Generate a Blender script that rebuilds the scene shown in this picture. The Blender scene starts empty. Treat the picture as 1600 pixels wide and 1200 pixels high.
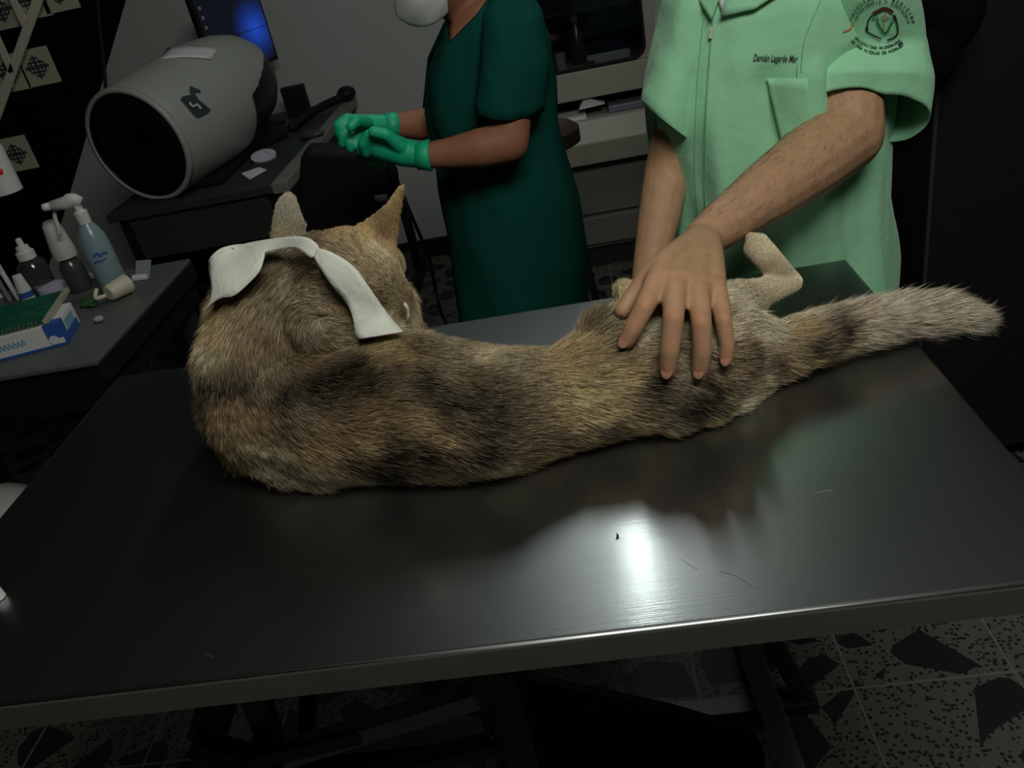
import bpy, bmesh, math, random
import numpy as np
from mathutils import Vector, Matrix, noise
from mathutils.bvhtree import BVHTree
from mathutils.kdtree import KDTree
random.seed(7); rng = np.random.default_rng(7)
SC = bpy.context.scene
COL = SC.collection
pi = math.pi

# ------------------------------------------------------------ camera
CAM = Vector((0, 0, 1.5)); F = 1300.0
R0 = Matrix(((0.98246564, 0.15048481, 0.11007085), (0.01783924, 0.51178806, -0.85892651), (-0.18558834, 0.84582936, 0.50012964)))
R0 = R0.to_quaternion().normalized().to_matrix()
cd = bpy.data.cameras.new('camera'); cam = bpy.data.objects.new('camera', cd); COL.objects.link(cam)
cam.matrix_world = Matrix.Translation(CAM) @ R0.to_4x4()
cd.sensor_width = 36; cd.lens = F / 1600 * 36; cd.clip_start = 0.05
SC.camera = cam

# ------------------------------------------------------------ world, exposure, lights
w = bpy.data.worlds.new('world'); SC.world = w; w.use_nodes = True
w.node_tree.nodes['Background'].inputs[0].default_value = (0.55, 0.62, 0.60, 1)
w.node_tree.nodes['Background'].inputs[1].default_value = 0.05
SC.view_settings.view_transform = 'Standard'; SC.view_settings.look = 'None'
SC.view_settings.exposure = 0.0; SC.view_settings.gamma = 1.0; SC.view_settings.use_curve_mapping = False
def area(name, loc, target, sx, sy, power, col):
    l = bpy.data.lights.new(name, 'AREA'); l.shape = 'RECTANGLE'; l.size = sx; l.size_y = sy; l.energy = power; l.color = col
    o = bpy.data.objects.new(name, l); COL.objects.link(o); o.location = loc
    o.rotation_euler = (Vector(target) - Vector(loc)).to_track_quat('-Z', 'Y').to_euler()
    return o
area('lamp_light', (0.42, 0.10, 2.55), (0.15, 1.2, 1.0), 1.0, 0.5, 20, (1.0, 1.0, 0.90))
area('tube_light', (0.03, 2.55, 2.60), (0.03, 2.55, 0), 0.04, 0.8, 4.2, (0.92, 1.0, 0.95))

# ------------------------------------------------------------ pixel -> place
def ray(px, py):
    return (R0 @ Vector(((px - 800) / F, -(py - 600) / F, -1.0)))
def Z(px, py, z):
    d = ray(px, py); return CAM + d * ((z - CAM.z) / d.z)
def Y(px, py, y):
    d = ray(px, py); return CAM + d * (y / d.y)
def X(px, py, x):
    d = ray(px, py); return CAM + d * (x / d.x)
def depth(p):
    return -(R0.transposed() @ (Vector(p) - CAM)).z
def lin(c):
    return tuple(((v / 255) / 12.92 if v / 255 <= 0.04045 else ((v / 255 + 0.055) / 1.055) ** 2.4) for v in c)

# ------------------------------------------------------------ materials
def nodes(name):
    m = bpy.data.materials.new(name); m.use_nodes = True
    nt = m.node_tree; b = nt.nodes['Principled BSDF']
    return m, nt, b
def mat(name, col, rough=0.5, metal=0.0, noise_amt=0.12, scale=30, bump=0.0, spec=0.5, coat=0, alpha=1, trans=0, sheen=0, bdist=0.002):
    m, nt, b = nodes(name)
    b.inputs['Roughness'].default_value = rough; b.inputs['Metallic'].default_value = metal
    b.inputs['Specular IOR Level'].default_value = spec; b.inputs['Coat Weight'].default_value = coat
    b.inputs['Transmission Weight'].default_value = trans; b.inputs['Alpha'].default_value = alpha
    b.inputs['Sheen Weight'].default_value = sheen
    tc = nt.nodes.new('ShaderNodeTexCoord'); n = nt.nodes.new('ShaderNodeTexNoise'); n.inputs['Scale'].default_value = scale; n.inputs['Detail'].default_value = 5
    nt.links.new(tc.outputs['Object'], n.inputs['Vector'])
    r = nt.nodes.new('ShaderNodeMix'); r.data_type = 'RGBA'
    r.inputs[6].default_value = tuple(max(0, c * (1 - noise_amt)) for c in col) + (1,); r.inputs[7].default_value = tuple(min(1, c * (1 + noise_amt)) for c in col) + (1,)
    nt.links.new(n.outputs['Fac'], r.inputs[0]); nt.links.new(r.outputs[2], b.inputs['Base Color'])
    if bump:
        bp = nt.nodes.new('ShaderNodeBump'); bp.inputs['Strength'].default_value = bump; bp.inputs['Distance'].default_value = bdist
        nt.links.new(n.outputs['Fac'], bp.inputs['Height']); nt.links.new(bp.outputs['Normal'], b.inputs['Normal'])
    return m
def emit(name, col, s):
    m, nt, b = nodes(name); b.inputs['Base Color'].default_value = col + (1,); b.inputs['Emission Color'].default_value = col + (1,); b.inputs['Emission Strength'].default_value = s
    return m
def steel(name, col, r1, r2, dirn=(1, 60, 1), mixf=0.5):
    m, nt, b = nodes(name)
    tc = nt.nodes.new('ShaderNodeTexCoord'); mp = nt.nodes.new('ShaderNodeMapping'); mp.inputs['Scale'].default_value = dirn
    n = nt.nodes.new('ShaderNodeTexNoise'); n.inputs['Scale'].default_value = 6; n.inputs['Detail'].default_value = 8
    nt.links.new(tc.outputs['Object'], mp.inputs['Vector']); nt.links.new(mp.outputs[0], n.inputs['Vector'])
    n2 = nt.nodes.new('ShaderNodeTexNoise'); n2.inputs['Scale'].default_value = 5; n2.inputs['Detail'].default_value = 4
    nt.links.new(tc.outputs['Object'], n2.inputs['Vector'])
    b.inputs['Base Color'].default_value = col + (1,); b.inputs['Metallic'].default_value = 1
    b.inputs['Roughness'].default_value = r1
    mr = nt.nodes.new('ShaderNodeMapRange'); mr.inputs[3].default_value = r1 * 0.85; mr.inputs[4].default_value = r1 * 1.25
    nt.links.new(n2.outputs['Fac'], mr.inputs[0]); nt.links.new(mr.outputs[0], b.inputs['Roughness'])
    bp = nt.nodes.new('ShaderNodeBump'); bp.inputs['Strength'].default_value = 0.12; bp.inputs['Distance'].default_value = 0.001
    nt.links.new(n.outputs['Fac'], bp.inputs['Height']); nt.links.new(bp.outputs['Normal'], b.inputs['Normal'])
    g = nt.nodes.new('ShaderNodeBsdfAnisotropic'); g.inputs['Color'].default_value = col + (1,); g.inputs['Roughness'].default_value = r2
    nt.links.new(bp.outputs['Normal'], g.inputs['Normal'])
    mx = nt.nodes.new('ShaderNodeMixShader'); mx.inputs[0].default_value = mixf
    nt.links.new(b.outputs[0], mx.inputs[1]); nt.links.new(g.outputs[0], mx.inputs[2])
    nt.links.new(mx.outputs[0], nt.nodes['Material Output'].inputs['Surface'])
    return m

M = {}
M['steel'] = steel('steel_top', (0.38, 0.40, 0.405), 0.11, 0.34, (1.0, 90, 1), 0.84)
M['steel_edge'] = mat('steel_edge', (0.15, 0.145, 0.125), 0.42, 0.35, noise_amt=0.25, scale=14)
M['steel_leg'] = mat('steel_leg', (0.36, 0.40, 0.45), 0.4, 0.2)
M['dark_metal'] = mat('dark_metal', (0.055, 0.06, 0.055), 0.45, 0.6)
M['brown_lit_metal'] = mat('brown_lit_metal', (0.16, 0.10, 0.07), 0.5, 0.4)
M['black'] = mat('black_plastic', (0.007, 0.008, 0.008), 0.55, spec=0.25)
M['black_gloss'] = mat('black_gloss', (0.012, 0.013, 0.013), 0.35, spec=0.3)
M['desk'] = mat('desk_laminate', (0.035, 0.04, 0.037), 0.5, spec=0.3)
M['desk_edge'] = mat('desk_edging', (0.20, 0.20, 0.18), 0.5)
M['side_top'] = mat('side_table_top', (0.11, 0.12, 0.115), 0.45, spec=0.3)
M['wall_white'] = mat('white_wall', (0.44, 0.45, 0.44), 0.85, scale=6, noise_amt=0.05)
M['wall_dark'] = mat('dark_wall', (0.02, 0.022, 0.022), 0.8, spec=0.1)
M['fridge'] = mat('fridge_grey', (0.010, 0.012, 0.013), 0.5, spec=0.3)
M['panel_black'] = mat('panel_black', (0.004, 0.0045, 0.0045), 0.9, spec=0.05)
M['ceiling'] = mat('ceiling_paint', (0.07, 0.08, 0.07), 0.9)
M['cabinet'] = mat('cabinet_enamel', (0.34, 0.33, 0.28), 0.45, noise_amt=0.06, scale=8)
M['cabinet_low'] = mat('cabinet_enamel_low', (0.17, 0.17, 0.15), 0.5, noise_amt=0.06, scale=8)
M['white'] = mat('white_plastic', (0.72, 0.74, 0.72), 0.4, noise_amt=0.04)
M['offwhite'] = mat('offwhite_plastic', (0.55, 0.57, 0.54), 0.5, noise_amt=0.05)
M['paper'] = mat('white_paper', (0.7, 0.7, 0.72), 0.8, noise_amt=0.05)
M['cream'] = mat('cream_plastic', (0.62, 0.58, 0.44), 0.5)
M['lath'] = mat('cream_lath', (0.85, 0.80, 0.66), 0.6)
M['clear'] = mat('clear_bottle', (0.45, 0.52, 0.55), 0.12, trans=0.85, noise_amt=0.02)
M['blue_bottle'] = mat('pale_blue_bottle', (0.38, 0.5, 0.56), 0.25, trans=0.35, noise_amt=0.03)
M['blue'] = mat('blue_print', (0.03, 0.11, 0.42), 0.5)
M['blue_pale'] = mat('pale_blue_print', (0.24, 0.42, 0.6), 0.5)
M['lavender'] = mat('lavender_tape', (0.5, 0.48, 0.62), 0.6)
M['red'] = mat('red_print', (0.8, 0.03, 0.03), 0.5)
M['green_dark'] = mat('green_dark_print', (0.005, 0.11, 0.06), 0.6, noise_amt=0.9, scale=35)
M['glass'] = mat('cabinet_glass', (0.5, 0.55, 0.55), 0.05, trans=1.0, noise_amt=0.0)
M['inside'] = mat('cabinet_inside', (0.06, 0.06, 0.055), 0.8)
M['skin'] = mat('skin_light_brown', (0.40, 0.22, 0.135), 0.55, noise_amt=0.12, scale=22, bump=0.15, spec=0.3)
M['skin2'] = mat('skin_brown', (0.30, 0.13, 0.075), 0.6, noise_amt=0.12, scale=22, bump=0.1, spec=0.25)
M['nail'] = mat('finger_nail', (0.42, 0.205, 0.14), 0.35, noise_amt=0.05)
M['knuckle'] = M['skin']
M['shirt'] = mat('mint_cloth', (0.31, 0.66, 0.41), 0.85, noise_amt=0.05, scale=7, bump=0.9, bdist=0.012, spec=0.15, sheen=0.2)
M['scrub'] = mat('dark_green_cloth', (0.004, 0.062, 0.05), 0.9, noise_amt=0.15, scale=6, bump=0.8, bdist=0.012, spec=0.1)
M['glove'] = mat('green_rubber', (0.01, 0.46, 0.24), 0.5, noise_amt=0.1, scale=20, bump=0.3)
M['mask'] = mat('white_mask_cloth', (0.6, 0.63, 0.62), 0.85, bump=0.2)
M['hair'] = mat('black_hair', (0.012, 0.009, 0.008), 0.5)
M['trousers'] = mat('dark_trousers', (0.02, 0.022, 0.03), 0.9)
M['thread'] = mat('black_thread', (0.012, 0.02, 0.015), 0.8)
M['thread_green'] = mat('green_thread', (0.01, 0.16, 0.04), 0.8)
M['thread_brown'] = mat('brown_thread', (0.07, 0.02, 0.015), 0.8)
M['thread_orange'] = mat('orange_thread', (0.5, 0.22, 0.09), 0.8)
M['seam'] = mat('mint_seam', (0.17, 0.44, 0.27), 0.85)
M['gauze'] = mat('white_gauze', (0.72, 0.74, 0.66), 0.95, noise_amt=0.06, scale=160, bump=0.5, spec=0.1)
M['lens'] = mat('dark_opening', (0.004, 0.007, 0.005), 0.3, spec=0.2)
M['stone'] = None

# ------------------------------------------------------------ mesh helpers
def prop(o, label=None, cat=None, group=None, kind=None):
    if label: o['label'] = label
    if cat: o['category'] = cat
    if group: o['group'] = group
    if kind: o['kind'] = kind
    return o
def link(name, me, m, parent=None):
    o = bpy.data.objects.new(name, me); COL.objects.link(o)
    if m is not None and not me.materials: me.materials.append(m)
    if parent is not None:
        o.parent = parent; o.matrix_parent_inverse = parent.matrix_world.inverted()
    return o
def smooth(me, ang=None):
    me.polygons.foreach_set('use_smooth', [True] * len(me.polygons))
    if ang is not None:
        me.set_sharp_from_angle(angle=ang)
def mk(name, bm, m, parent=None, sm=False, bevel=0, solid=0, sub=0, ang=None):
    bmesh.ops.recalc_face_normals(bm, faces=bm.faces)
    me = bpy.data.meshes.new(name); bm.to_mesh(me); bm.free()
    if sm: smooth(me, ang)
    o = link(name, me, m, parent)
    if solid:
        s = o.modifiers.new('solid', 'SOLIDIFY'); s.thickness = solid; s.offset = -1
    if bevel:
        b = o.modifiers.new('bevel', 'BEVEL'); b.width = bevel; b.segments = 3; b.limit_method = 'ANGLE'
    if sub:
        b = o.modifiers.new('sub', 'SUBSURF'); b.levels = sub; b.render_levels = sub
    return o
def thing(name, loc, label, cat, group=None):
    o = bpy.data.objects.new(name, None); COL.objects.link(o); o.location = loc; o.empty_display_size = 0.05
    o.matrix_world = Matrix.Translation(Vector(loc))
    return prop(o, label, cat, group)
def B(bm=None): return bm or bmesh.new()
def box(bm, a, b, mtx=None):
    vs = [bm.verts.new(Vector((x, y, z))) for x in (a[0], b[0]) for y in (a[1], b[1]) for z in (a[2], b[2])]
    if mtx:
        for v in vs: v.co = mtx @ v.co
    for f in ((0, 1, 3, 2), (4, 6, 7, 5), (0, 4, 5, 1), (2, 3, 7, 6), (0, 2, 6, 4), (1, 5, 7, 3)):
        bm.faces.new([vs[i] for i in f])
    return bm
def bar(bm, p, q, wx, wz, up=(0, 0, 1)):
    p = Vector(p); q = Vector(q); d = (q - p).normalized(); u = Vector(up); s = d.cross(u).normalized(); u = s.cross(d).normalized()
    vs = []
    for c in (p, q):
        for a, b in ((-1, -1), (1, -1), (1, 1), (-1, 1)):
            vs.append(bm.verts.new(c + s * (a * wx / 2) + u * (b * wz / 2)))
    for f in ((3, 2, 1, 0), (4, 5, 6, 7), (0, 1, 5, 4), (1, 2, 6, 5), (2, 3, 7, 6), (3, 0, 4, 7)):
        bm.faces.new([vs[i] for i in f])
    return bm
def rings(bm, rs, cap0=True, cap1=True, closed=True):
    prev = None; out = []
    for r in rs:
        cur = [bm.verts.new(Vector(p)) for p in r]; out.append(cur)
        if prev:
            n = len(cur)
            for i in range(n if closed else n - 1):
                bm.faces.new((prev[i], prev[(i + 1) % n], cur[(i + 1) % n], cur[i]))
        prev = cur
    if cap0: bm.faces.new(out[0][::-1])
    if cap1: bm.faces.new(out[-1])
    return bm
def frame(d):
    d = d.normalized(); a = Vector((0, 0, 1)) if abs(d.z) < 0.9 else Vector((1, 0, 0))
    s = d.cross(a).normalized(); return s, s.cross(d).normalized()
def lathe(bm, base, axis, prof, n=32, cap0=True, cap1=True):
    base = Vector(base); axis = Vector(axis).normalized(); s, u = frame(axis)
    rs = [[base + axis * h + (s * math.cos(2 * pi * k / n) + u * math.sin(2 * pi * k / n)) * max(r, 1e-4) for k in range(n)] for h, r in prof]
    return rings(bm, rs, cap0, cap1)
def tube(bm, pts, rad, n=10):
    pts = [Vector(p) for p in pts]
    if not hasattr(rad, '__len__'): rad = [rad] * len(pts)
    rs = []; s = None
    for i, p in enumerate(pts):
        d = (pts[min(i + 1, len(pts) - 1)] - pts[max(i - 1, 0)]).normalized()
        if s is None: s, u = frame(d)
        else:
            s = (s - d * s.dot(d)).normalized(); u = s.cross(d)
        rs.append([p + (s * math.cos(2 * pi * k / n) + u * math.sin(2 * pi * k / n)) * rad[i] for k in range(n)])
    return rings(bm, rs)
def spline(pts, n=8):
    P = [Vector(p) for p in pts]; out = []
    for i in range(len(P) - 1):
        a = P[max(i - 1, 0)]; b = P[i]; c = P[i + 1]; d = P[min(i + 2, len(P) - 1)]
        for k in range(n):
            t = k / n
            out.append(0.5 * ((2 * b) + (c - a) * t + (2 * a - 5 * b + 4 * c - d) * t * t + (3 * b - a - 3 * c + d) * t ** 3))
    out.append(P[-1]); return out
def ball(bm, p, r, n=14, sc=(1, 1, 1)):
    mt = Matrix.Translation(Vector(p)) @ Matrix.Diagonal((sc[0], sc[1], sc[2], 1))
    bmesh.ops.create_uvsphere(bm, u_segments=n, v_segments=max(6, n // 2 + 2), radius=r, matrix=mt)
def poly(bm, pts, th, direction):
    d = Vector(direction) * th
    a = [bm.verts.new(Vector(p)) for p in pts]; b = [bm.verts.new(Vector(p) + d) for p in pts]
    bm.faces.new(a); bm.faces.new(b[::-1]); n = len(pts)
    for i in range(n): bm.faces.new((a[i], b[i], b[(i + 1) % n], a[(i + 1) % n]))
def blob(name, chains, voxel, iters, m, parent, extra=None, sfac=0.5):
    """chains of (point, radius) grown into one continuous skin"""
    bm = bmesh.new()
    for ch in chains:
        for i, nd in enumerate(ch):
            ball(bm, nd[0], nd[1], 16, nd[2] if len(nd) > 2 else (1, 1, 1))
            if i:
                a, b = ch[i - 1], nd
                pa, pb = Vector(a[0]), Vector(b[0])
                if (pb - pa).length < 1e-5: continue
                if len(nd) > 2 or len(a) > 2:
                    k = 5
                    for j in range(1, k):
                        t = j / k; sa = a[2] if len(a) > 2 else (1, 1, 1); sb = nd[2] if len(nd) > 2 else (1, 1, 1)
                        ball(bm, pa.lerp(pb, t), a[1] * (1 - t) + b[1] * t, 14, tuple(sa[q] * (1 - t) + sb[q] * t for q in range(3)))
                else:
                    tube(bm, [pa, pb], [a[1], b[1]], 16)
    if extra: extra(bm)
    bmesh.ops.recalc_face_normals(bm, faces=bm.faces)
    me = bpy.data.meshes.new('tmp'); bm.to_mesh(me); bm.free()
    o = bpy.data.objects.new('tmp', me); COL.objects.link(o)
    r = o.modifiers.new('r', 'REMESH'); r.mode = 'VOXEL'; r.voxel_size = voxel
    s = o.modifiers.new('s', 'SMOOTH'); s.factor = sfac; s.iterations = iters
    dg = bpy.context.evaluated_depsgraph_get()
    me2 = bpy.data.meshes.new_from_object(o.evaluated_get(dg)); me2.name = name
    bpy.data.objects.remove(o); bpy.data.meshes.remove(me)
    smooth(me2)
    return link(name, me2, m, parent)
def bvh_of(*objs):
    vs = []; ps = []
    for o in objs:
        off = len(vs); me = o.data; mw = o.matrix_world
        vs += [mw @ v.co for v in me.vertices]; ps += [[i + off for i in p.vertices] for p in me.polygons]
    return BVHTree.FromPolygons(vs, ps)
def trace(bvh, px, py, off, t0=0.6, t1=3.2):
    """point on the sight line that lies `off` outside the surface (or as near to it as the line gets)"""
    d = ray(px, py); L = d.length; d = d / L; t = t0; best = (9, t0)
    for _ in range(400):
        p = CAM + d * t
        loc, nrm, i, dist = bvh.find_nearest(p)
        if dist < best[0]: best = (dist, t)
        if dist <= off + 1e-4: return p
        if t > t1: break
        t += max(dist - off, 4e-4) * 0.9
    return CAM + d * best[1]
def hit(bvh, px, py, off=0.0015):
    d = ray(px, py).normalized(); loc, nrm, i, dist = bvh.ray_cast(CAM, d)
    return None if loc is None else loc - d * off
def text_mesh(s, size=1.0, shear=0, bold=0):
    cu = bpy.data.curves.new('t', 'FONT'); cu.body = s; cu.size = size; cu.shear = shear; cu.align_x = 'CENTER'; cu.offset = bold; cu.resolution_u = 3
    o = bpy.data.objects.new('t', cu); COL.objects.link(o)
    me = bpy.data.meshes.new_from_object(o.evaluated_get(bpy.context.evaluated_depsgraph_get()))
    bpy.data.objects.remove(o)
    vs = [v.co.copy() for v in me.vertices]; ps = [list(p.vertices) for p in me.polygons]; bpy.data.meshes.remove(me)
    return vs, ps
def add_mapped(bm, vs, ps, fn):
    nv = [bm.verts.new(fn(v)) for v in vs]
    for p in ps:
        try: bm.faces.new([nv[i] for i in p])
        except ValueError: pass
def strokes(bm, pts, wpx, fn):
    """a painted or stitched line of pixel width wpx laid on a surface by fn"""
    P = [Vector((p[0], p[1], 0)) for p in pts]; P = spline(P, 5); a = []; b = []
    for i, p in enumerate(P):
        d = (P[min(i + 1, len(P) - 1)] - P[max(i - 1, 0)]); n = Vector((-d.y, d.x, 0)).normalized() * wpx / 2
        a.append(bm.verts.new(fn((p + n).x, (p + n).y))); b.append(bm.verts.new(fn((p - n).x, (p - n).y)))
    for i in range(len(P) - 1): bm.faces.new((a[i], a[i + 1], b[i + 1], b[i]))

# ============================================================ SETTING
# floor: pale stone tiles with big black stone pieces and black chips
m, nt, b = nodes('terrazzo'); M['floor'] = m
N = nt.nodes.new; LK = nt.links.new
tc = N('ShaderNodeTexCoord'); sep = N('ShaderNodeSeparateXYZ'); LK(tc.outputs['Object'], sep.inputs[0])
def math_(op, a, b_=None, c_=None):
    n = N('ShaderNodeMath'); n.operation = op
    for i, v in enumerate((a, b_, c_)):
        if v is None: continue
        if isinstance(v, (int, float)): n.inputs[i].default_value = v
        else: LK(v, n.inputs[i])
    return n.outputs[0]
TS = 0.31
def groove(coord, off):
    f = math_('FRACT', math_('DIVIDE', math_('SUBTRACT', coord, off), TS))
    d = math_('ABSOLUTE', math_('SUBTRACT', f, 0.5))
    return math_('GREATER_THAN', d, 0.492)
gx = groove(sep.outputs[0], 0.095); gy = groove(sep.outputs[1], 1.15)
g = math_('MAXIMUM', gx, gy)
nz = N('ShaderNodeTexNoise'); nz.inputs['Scale'].default_value = 9; LK(tc.outputs['Object'], nz.inputs['Vector'])
ad = N('ShaderNodeVectorMath'); ad.operation = 'MULTIPLY_ADD'; ad.inputs[1].default_value = (0.035, 0.035, 0); LK(nz.outputs['Color'], ad.inputs[0]); LK(tc.outputs['Object'], ad.inputs[2])
v1 = N('ShaderNodeTexVoronoi'); v1.feature = 'DISTANCE_TO_EDGE'; v1.inputs['Scale'].default_value = 7.4; LK(tc.outputs['Object'], v1.inputs['Vector'])
v1c = N('ShaderNodeTexVoronoi'); v1c.inputs['Scale'].default_value = 7.4; LK(tc.outputs['Object'], v1c.inputs['Vector'])
sc_ = N('ShaderNodeSeparateColor'); LK(v1c.outputs['Color'], sc_.inputs[0])
big = math_('MULTIPLY', math_('GREATER_THAN', v1.outputs['Distance'], 0.13), math_('GREATER_THAN', sc_.outputs[0], 0.12))
v2 = N('ShaderNodeTexVoronoi'); v2.inputs['Scale'].default_value = 110; LK(tc.outputs['Object'], v2.inputs['Vector'])
sc2 = N('ShaderNodeSeparateColor'); LK(v2.outputs['Color'], sc2.inputs[0])
small = math_('MULTIPLY', math_('LESS_THAN', v2.outputs['Distance'], 0.42), math_('GREATER_THAN', sc2.outputs[1], 0.38))
dark = math_('MAXIMUM', big, small)
mx = N('ShaderNodeMix'); mx.data_type = 'RGBA'; mx.inputs[6].default_value = (0.105, 0.10, 0.085, 1); mx.inputs[7].default_value = (0.007, 0.012, 0.012, 1); LK(dark, mx.inputs[0])
mx2 = N('ShaderNodeMix'); mx2.data_type = 'RGBA'; mx2.inputs[7].default_value = (0.17, 0.16, 0.13, 1); LK(g, mx2.inputs[0]); LK(mx.outputs[2], mx2.inputs[6])
LK(mx2.outputs[2], b.inputs['Base Color']); b.inputs['Roughness'].default_value = 0.6

def struct(name, bm, m): return prop(mk(name, bm, m), kind='structure')
struct('floor', box(B(), (-3.2, -1.6, -0.05), (2.2, 4.1, 0)), M['floor'])
struct('ceiling', box(B(), (-3.2, -1.6, 2.7), (2.2, 4.1, 2.75)), M['ceiling'])
struct('wall_back', box(B(), (-3.2, 4.0, 0), (2.2, 4.1, 2.7)), M['wall_white'])
struct('wall_left', box(B(), (-3.25, -1.6, 0), (-3.2, 4.1, 2.7)), M['wall_dark'])
struct('wall_right', box(B(), (2.2, -1.6, 0), (2.25, 4.1, 2.7)), M['wall_dark'])
struct('wall_front', box(B(), (-3.2, -1.65, 0), (2.2, -1.6, 2.7)), M['wall_dark'])
struct('baseboard_back', box(B(), (-2.6, 3.975, 0), (2.2, 4.0, 0.09)), M['black'])
# black stretch of the back wall with a slanting end
pa = Y(192, 0, 3.96); pb = Y(84, 375, 3.96); dd = (pa - pb) / (pa.z - pb.z)
top = pb + dd * (2.7 - pb.z); bot = pb + dd * (0.09 - pb.z)
bm = B(); poly(bm, [(-3.15, 3.955, 0.09), (bot.x, 3.955, 0.09), (top.x, 3.955, 2.7), (-3.15, 3.955, 2.7)], 0.04, (0, 1, 0))
struct('wall_back_panel', bm, M['panel_black'])
bm = B(); tube(bm, [Y(150, -60, 3.93), Y(152, 0, 3.93), Y(165, 132, 3.93), Y(170, 190, 3.93)], 0.008, 8)
prop(mk('trim_1', bm, M['dark_metal'], sm=True), kind='structure')

# patterned wall tiles
m, nt, b = nodes('patterned_tile'); M['tile'] = m
N = nt.nodes.new; LK = nt.links.new
tc = N('ShaderNodeTexCoord'); sep = N('ShaderNodeSeparateXYZ'); LK(tc.outputs['Generated'], sep.inputs[0])
ux = math_('ABSOLUTE', math_('SUBTRACT', sep.outputs[0], 0.5)); uz = math_('ABSOLUTE', math_('SUBTRACT', sep.outputs[2], 0.5))
dsum = math_('ADD', ux, uz)
star = math_('LESS_THAN', math_('ADD', dsum, math_('MULTIPLY', math_('SINE', math_('MULTIPLY', ux, 50)), 0.03)), 0.36)
rg = math_('GREATER_THAN', math_('ADD', math_('SINE', math_('MULTIPLY', ux, 60)), math_('SINE', math_('MULTIPLY', uz, 60))), -0.55)
pt = math_('MULTIPLY', star, rg)
mx = N('ShaderNodeMix'); mx.data_type = 'RGBA'; mx.inputs[6].default_value = (0.62, 0.63, 0.47, 1); mx.inputs[7].default_value = (0.05, 0.07, 0.08, 1); LK(pt, mx.inputs[0])
LK(mx.outputs[2], b.inputs['Base Color']); b.inputs['Roughness'].default_value = 0.4
tiles = [((72, 72), (95, 128), 'patterned wall tile at mid height, nearer the machine of its pair'),
         ((35, 82), (50, 138), 'patterned wall tile at mid height behind the crossing of the slats'),
         ((40, 207), (60, 262), 'patterned wall tile lowest on the black wall, above the spray bottle'),
         ((103, -47), (125, 12), 'patterned wall tile at the top edge, nearest the pale wall'),
         ((58, -38), (82, 24), 'patterned wall tile at the top edge between the other two'),
         ((12, -20), (38, 40), 'patterned wall tile at the top left corner behind the slats')]
for (a, c, lab) in tiles:
    br = Y(c[0], c[1], 3.94); s = 0.158
    bm = box(B(), (-s / 2, -0.006, -s / 2), (s / 2, 0.006, s / 2))
    o = mk('wall_tile', bm, M['tile'], bevel=0.002); o.location = (br.x - s / 2, 3.949, br.z + s / 2)
    prop(o, lab, 'tile', 'patterned tiles on the black wall')

# slatted rack in front of the tiles
t = thing('lath_rack', Y(30, 90, 3.85), 'cream slatted rack with a long diagonal bar and two crossing slats', 'rack')
def lath(p, q, wpx):
    a = Y(p[0], p[1], 3.86); c = Y(q[0], q[1], 3.86); bm = B(); bar(bm, a, c, 0.014, wpx / F * 3.9, up=(0.3, 0, 1)); return bm
mk('rail', lath((66, -18), (-14, 205), 13), M['lath'], t, bevel=0.002)
mk('slat', lath((15, -12), (41, 42), 10), M['lath'], t, bevel=0.002)
mk('slat', lath((-8, 52), (20, 114), 10), M['lath'], t, bevel=0.002)
for q in ((50, 25), (10, 135)): p = Y(q[0], q[1], 3.9); mk('bracket', box(B(), (p.x - 0.012, 3.86, p.z - 0.012), (p.x + 0.012, 3.956, p.z + 0.012)), M['lath'], t)

# ============================================================ EXAMINATION TABLE
TX0, TX1, TY0, TY1, TZ = -0.852, 0.4126, 0.547, 1.266, 0.9
t = thing('examination_table', (-0.22, 0.9, 0), 'brushed stainless steel examination table carrying the coyote', 'table')
# top: folded sheet with rounded long edge
bm = B(); r = 0.005
prof = [(TZ - 0.036, 0.0), (TZ - r, 0.0)] + [(TZ - r + r * math.sin(a), r - r * math.cos(a)) for a in (pi / 6, pi / 3, pi / 2)]
def rr(z, ins):
    x0, x1, y0, y1 = TX0 + ins, TX1 - ins, TY0 + ins, TY1 - ins
    return [(x0, y0, z), (x1, y0, z), (x1, y1, z), (x0, y1, z)]
rings(bm, [rr(TZ - 0.036, 0.012), rr(TZ - 0.036, 0.0)] + [rr(z, i) for z, i in prof[1:]], cap0=True)
o = mk('table_top', bm, M['steel'], t)
o.data.materials.append(M['steel_edge'])
for f in o.data.polygons:
    if abs(f.normal.z) < 0.3: f.material_index = 1
    elif f.normal.z < 0.97: f.use_smooth = True
M['scratch'] = steel('scratch_metal', (0.6, 0.6, 0.6), 0.5, 0.6, (1, 1, 1), 0.5)
for q in ([(1125, 893), (1150, 900), (1176, 916)], [(1268, 774), (1282, 768), (1302, 766)], [(1062, 873), (1080, 884), (1090, 890)], [(320, 1021), (326, 1023), (333, 1026)], [(1222, 905), (1240, 897)]):
    bm = B(); tube(bm, spline([Z(x, y, TZ + .0002) for x, y in q], 5), .00018, 5); mk('scratch', bm, M['scratch'], t)
bm = B()
for x0, x1, y0, y1 in ((TX0 + .02, TX1 - .02, TY0 + .05, TY0 + .09), (TX0 + .02, TX1 - .02, TY1 - .09, TY1 - .05), (TX0 + .03, TX0 + .07, TY0 + .09, TY1 - .09), (TX1 - .07, TX1 - .03, TY0 + .09, TY1 - .09)):
    box(bm, (x0, y0, TZ - 0.075), (x1, y1, TZ - 0.037))
mk('under_frame', bm, M['dark_metal'], t)
def leg(name, p, q, w_, d_, m): bm = B(); bar(bm, p, q, w_, d_, up=(0, 1, 0)); return mk(name, bm, m, t, bevel=0.004)
leg('leg', Y(1150, 960, 1.02), Y(1262, 1260, 0.86), 0.038, 0.03, M['steel_leg'])
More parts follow.
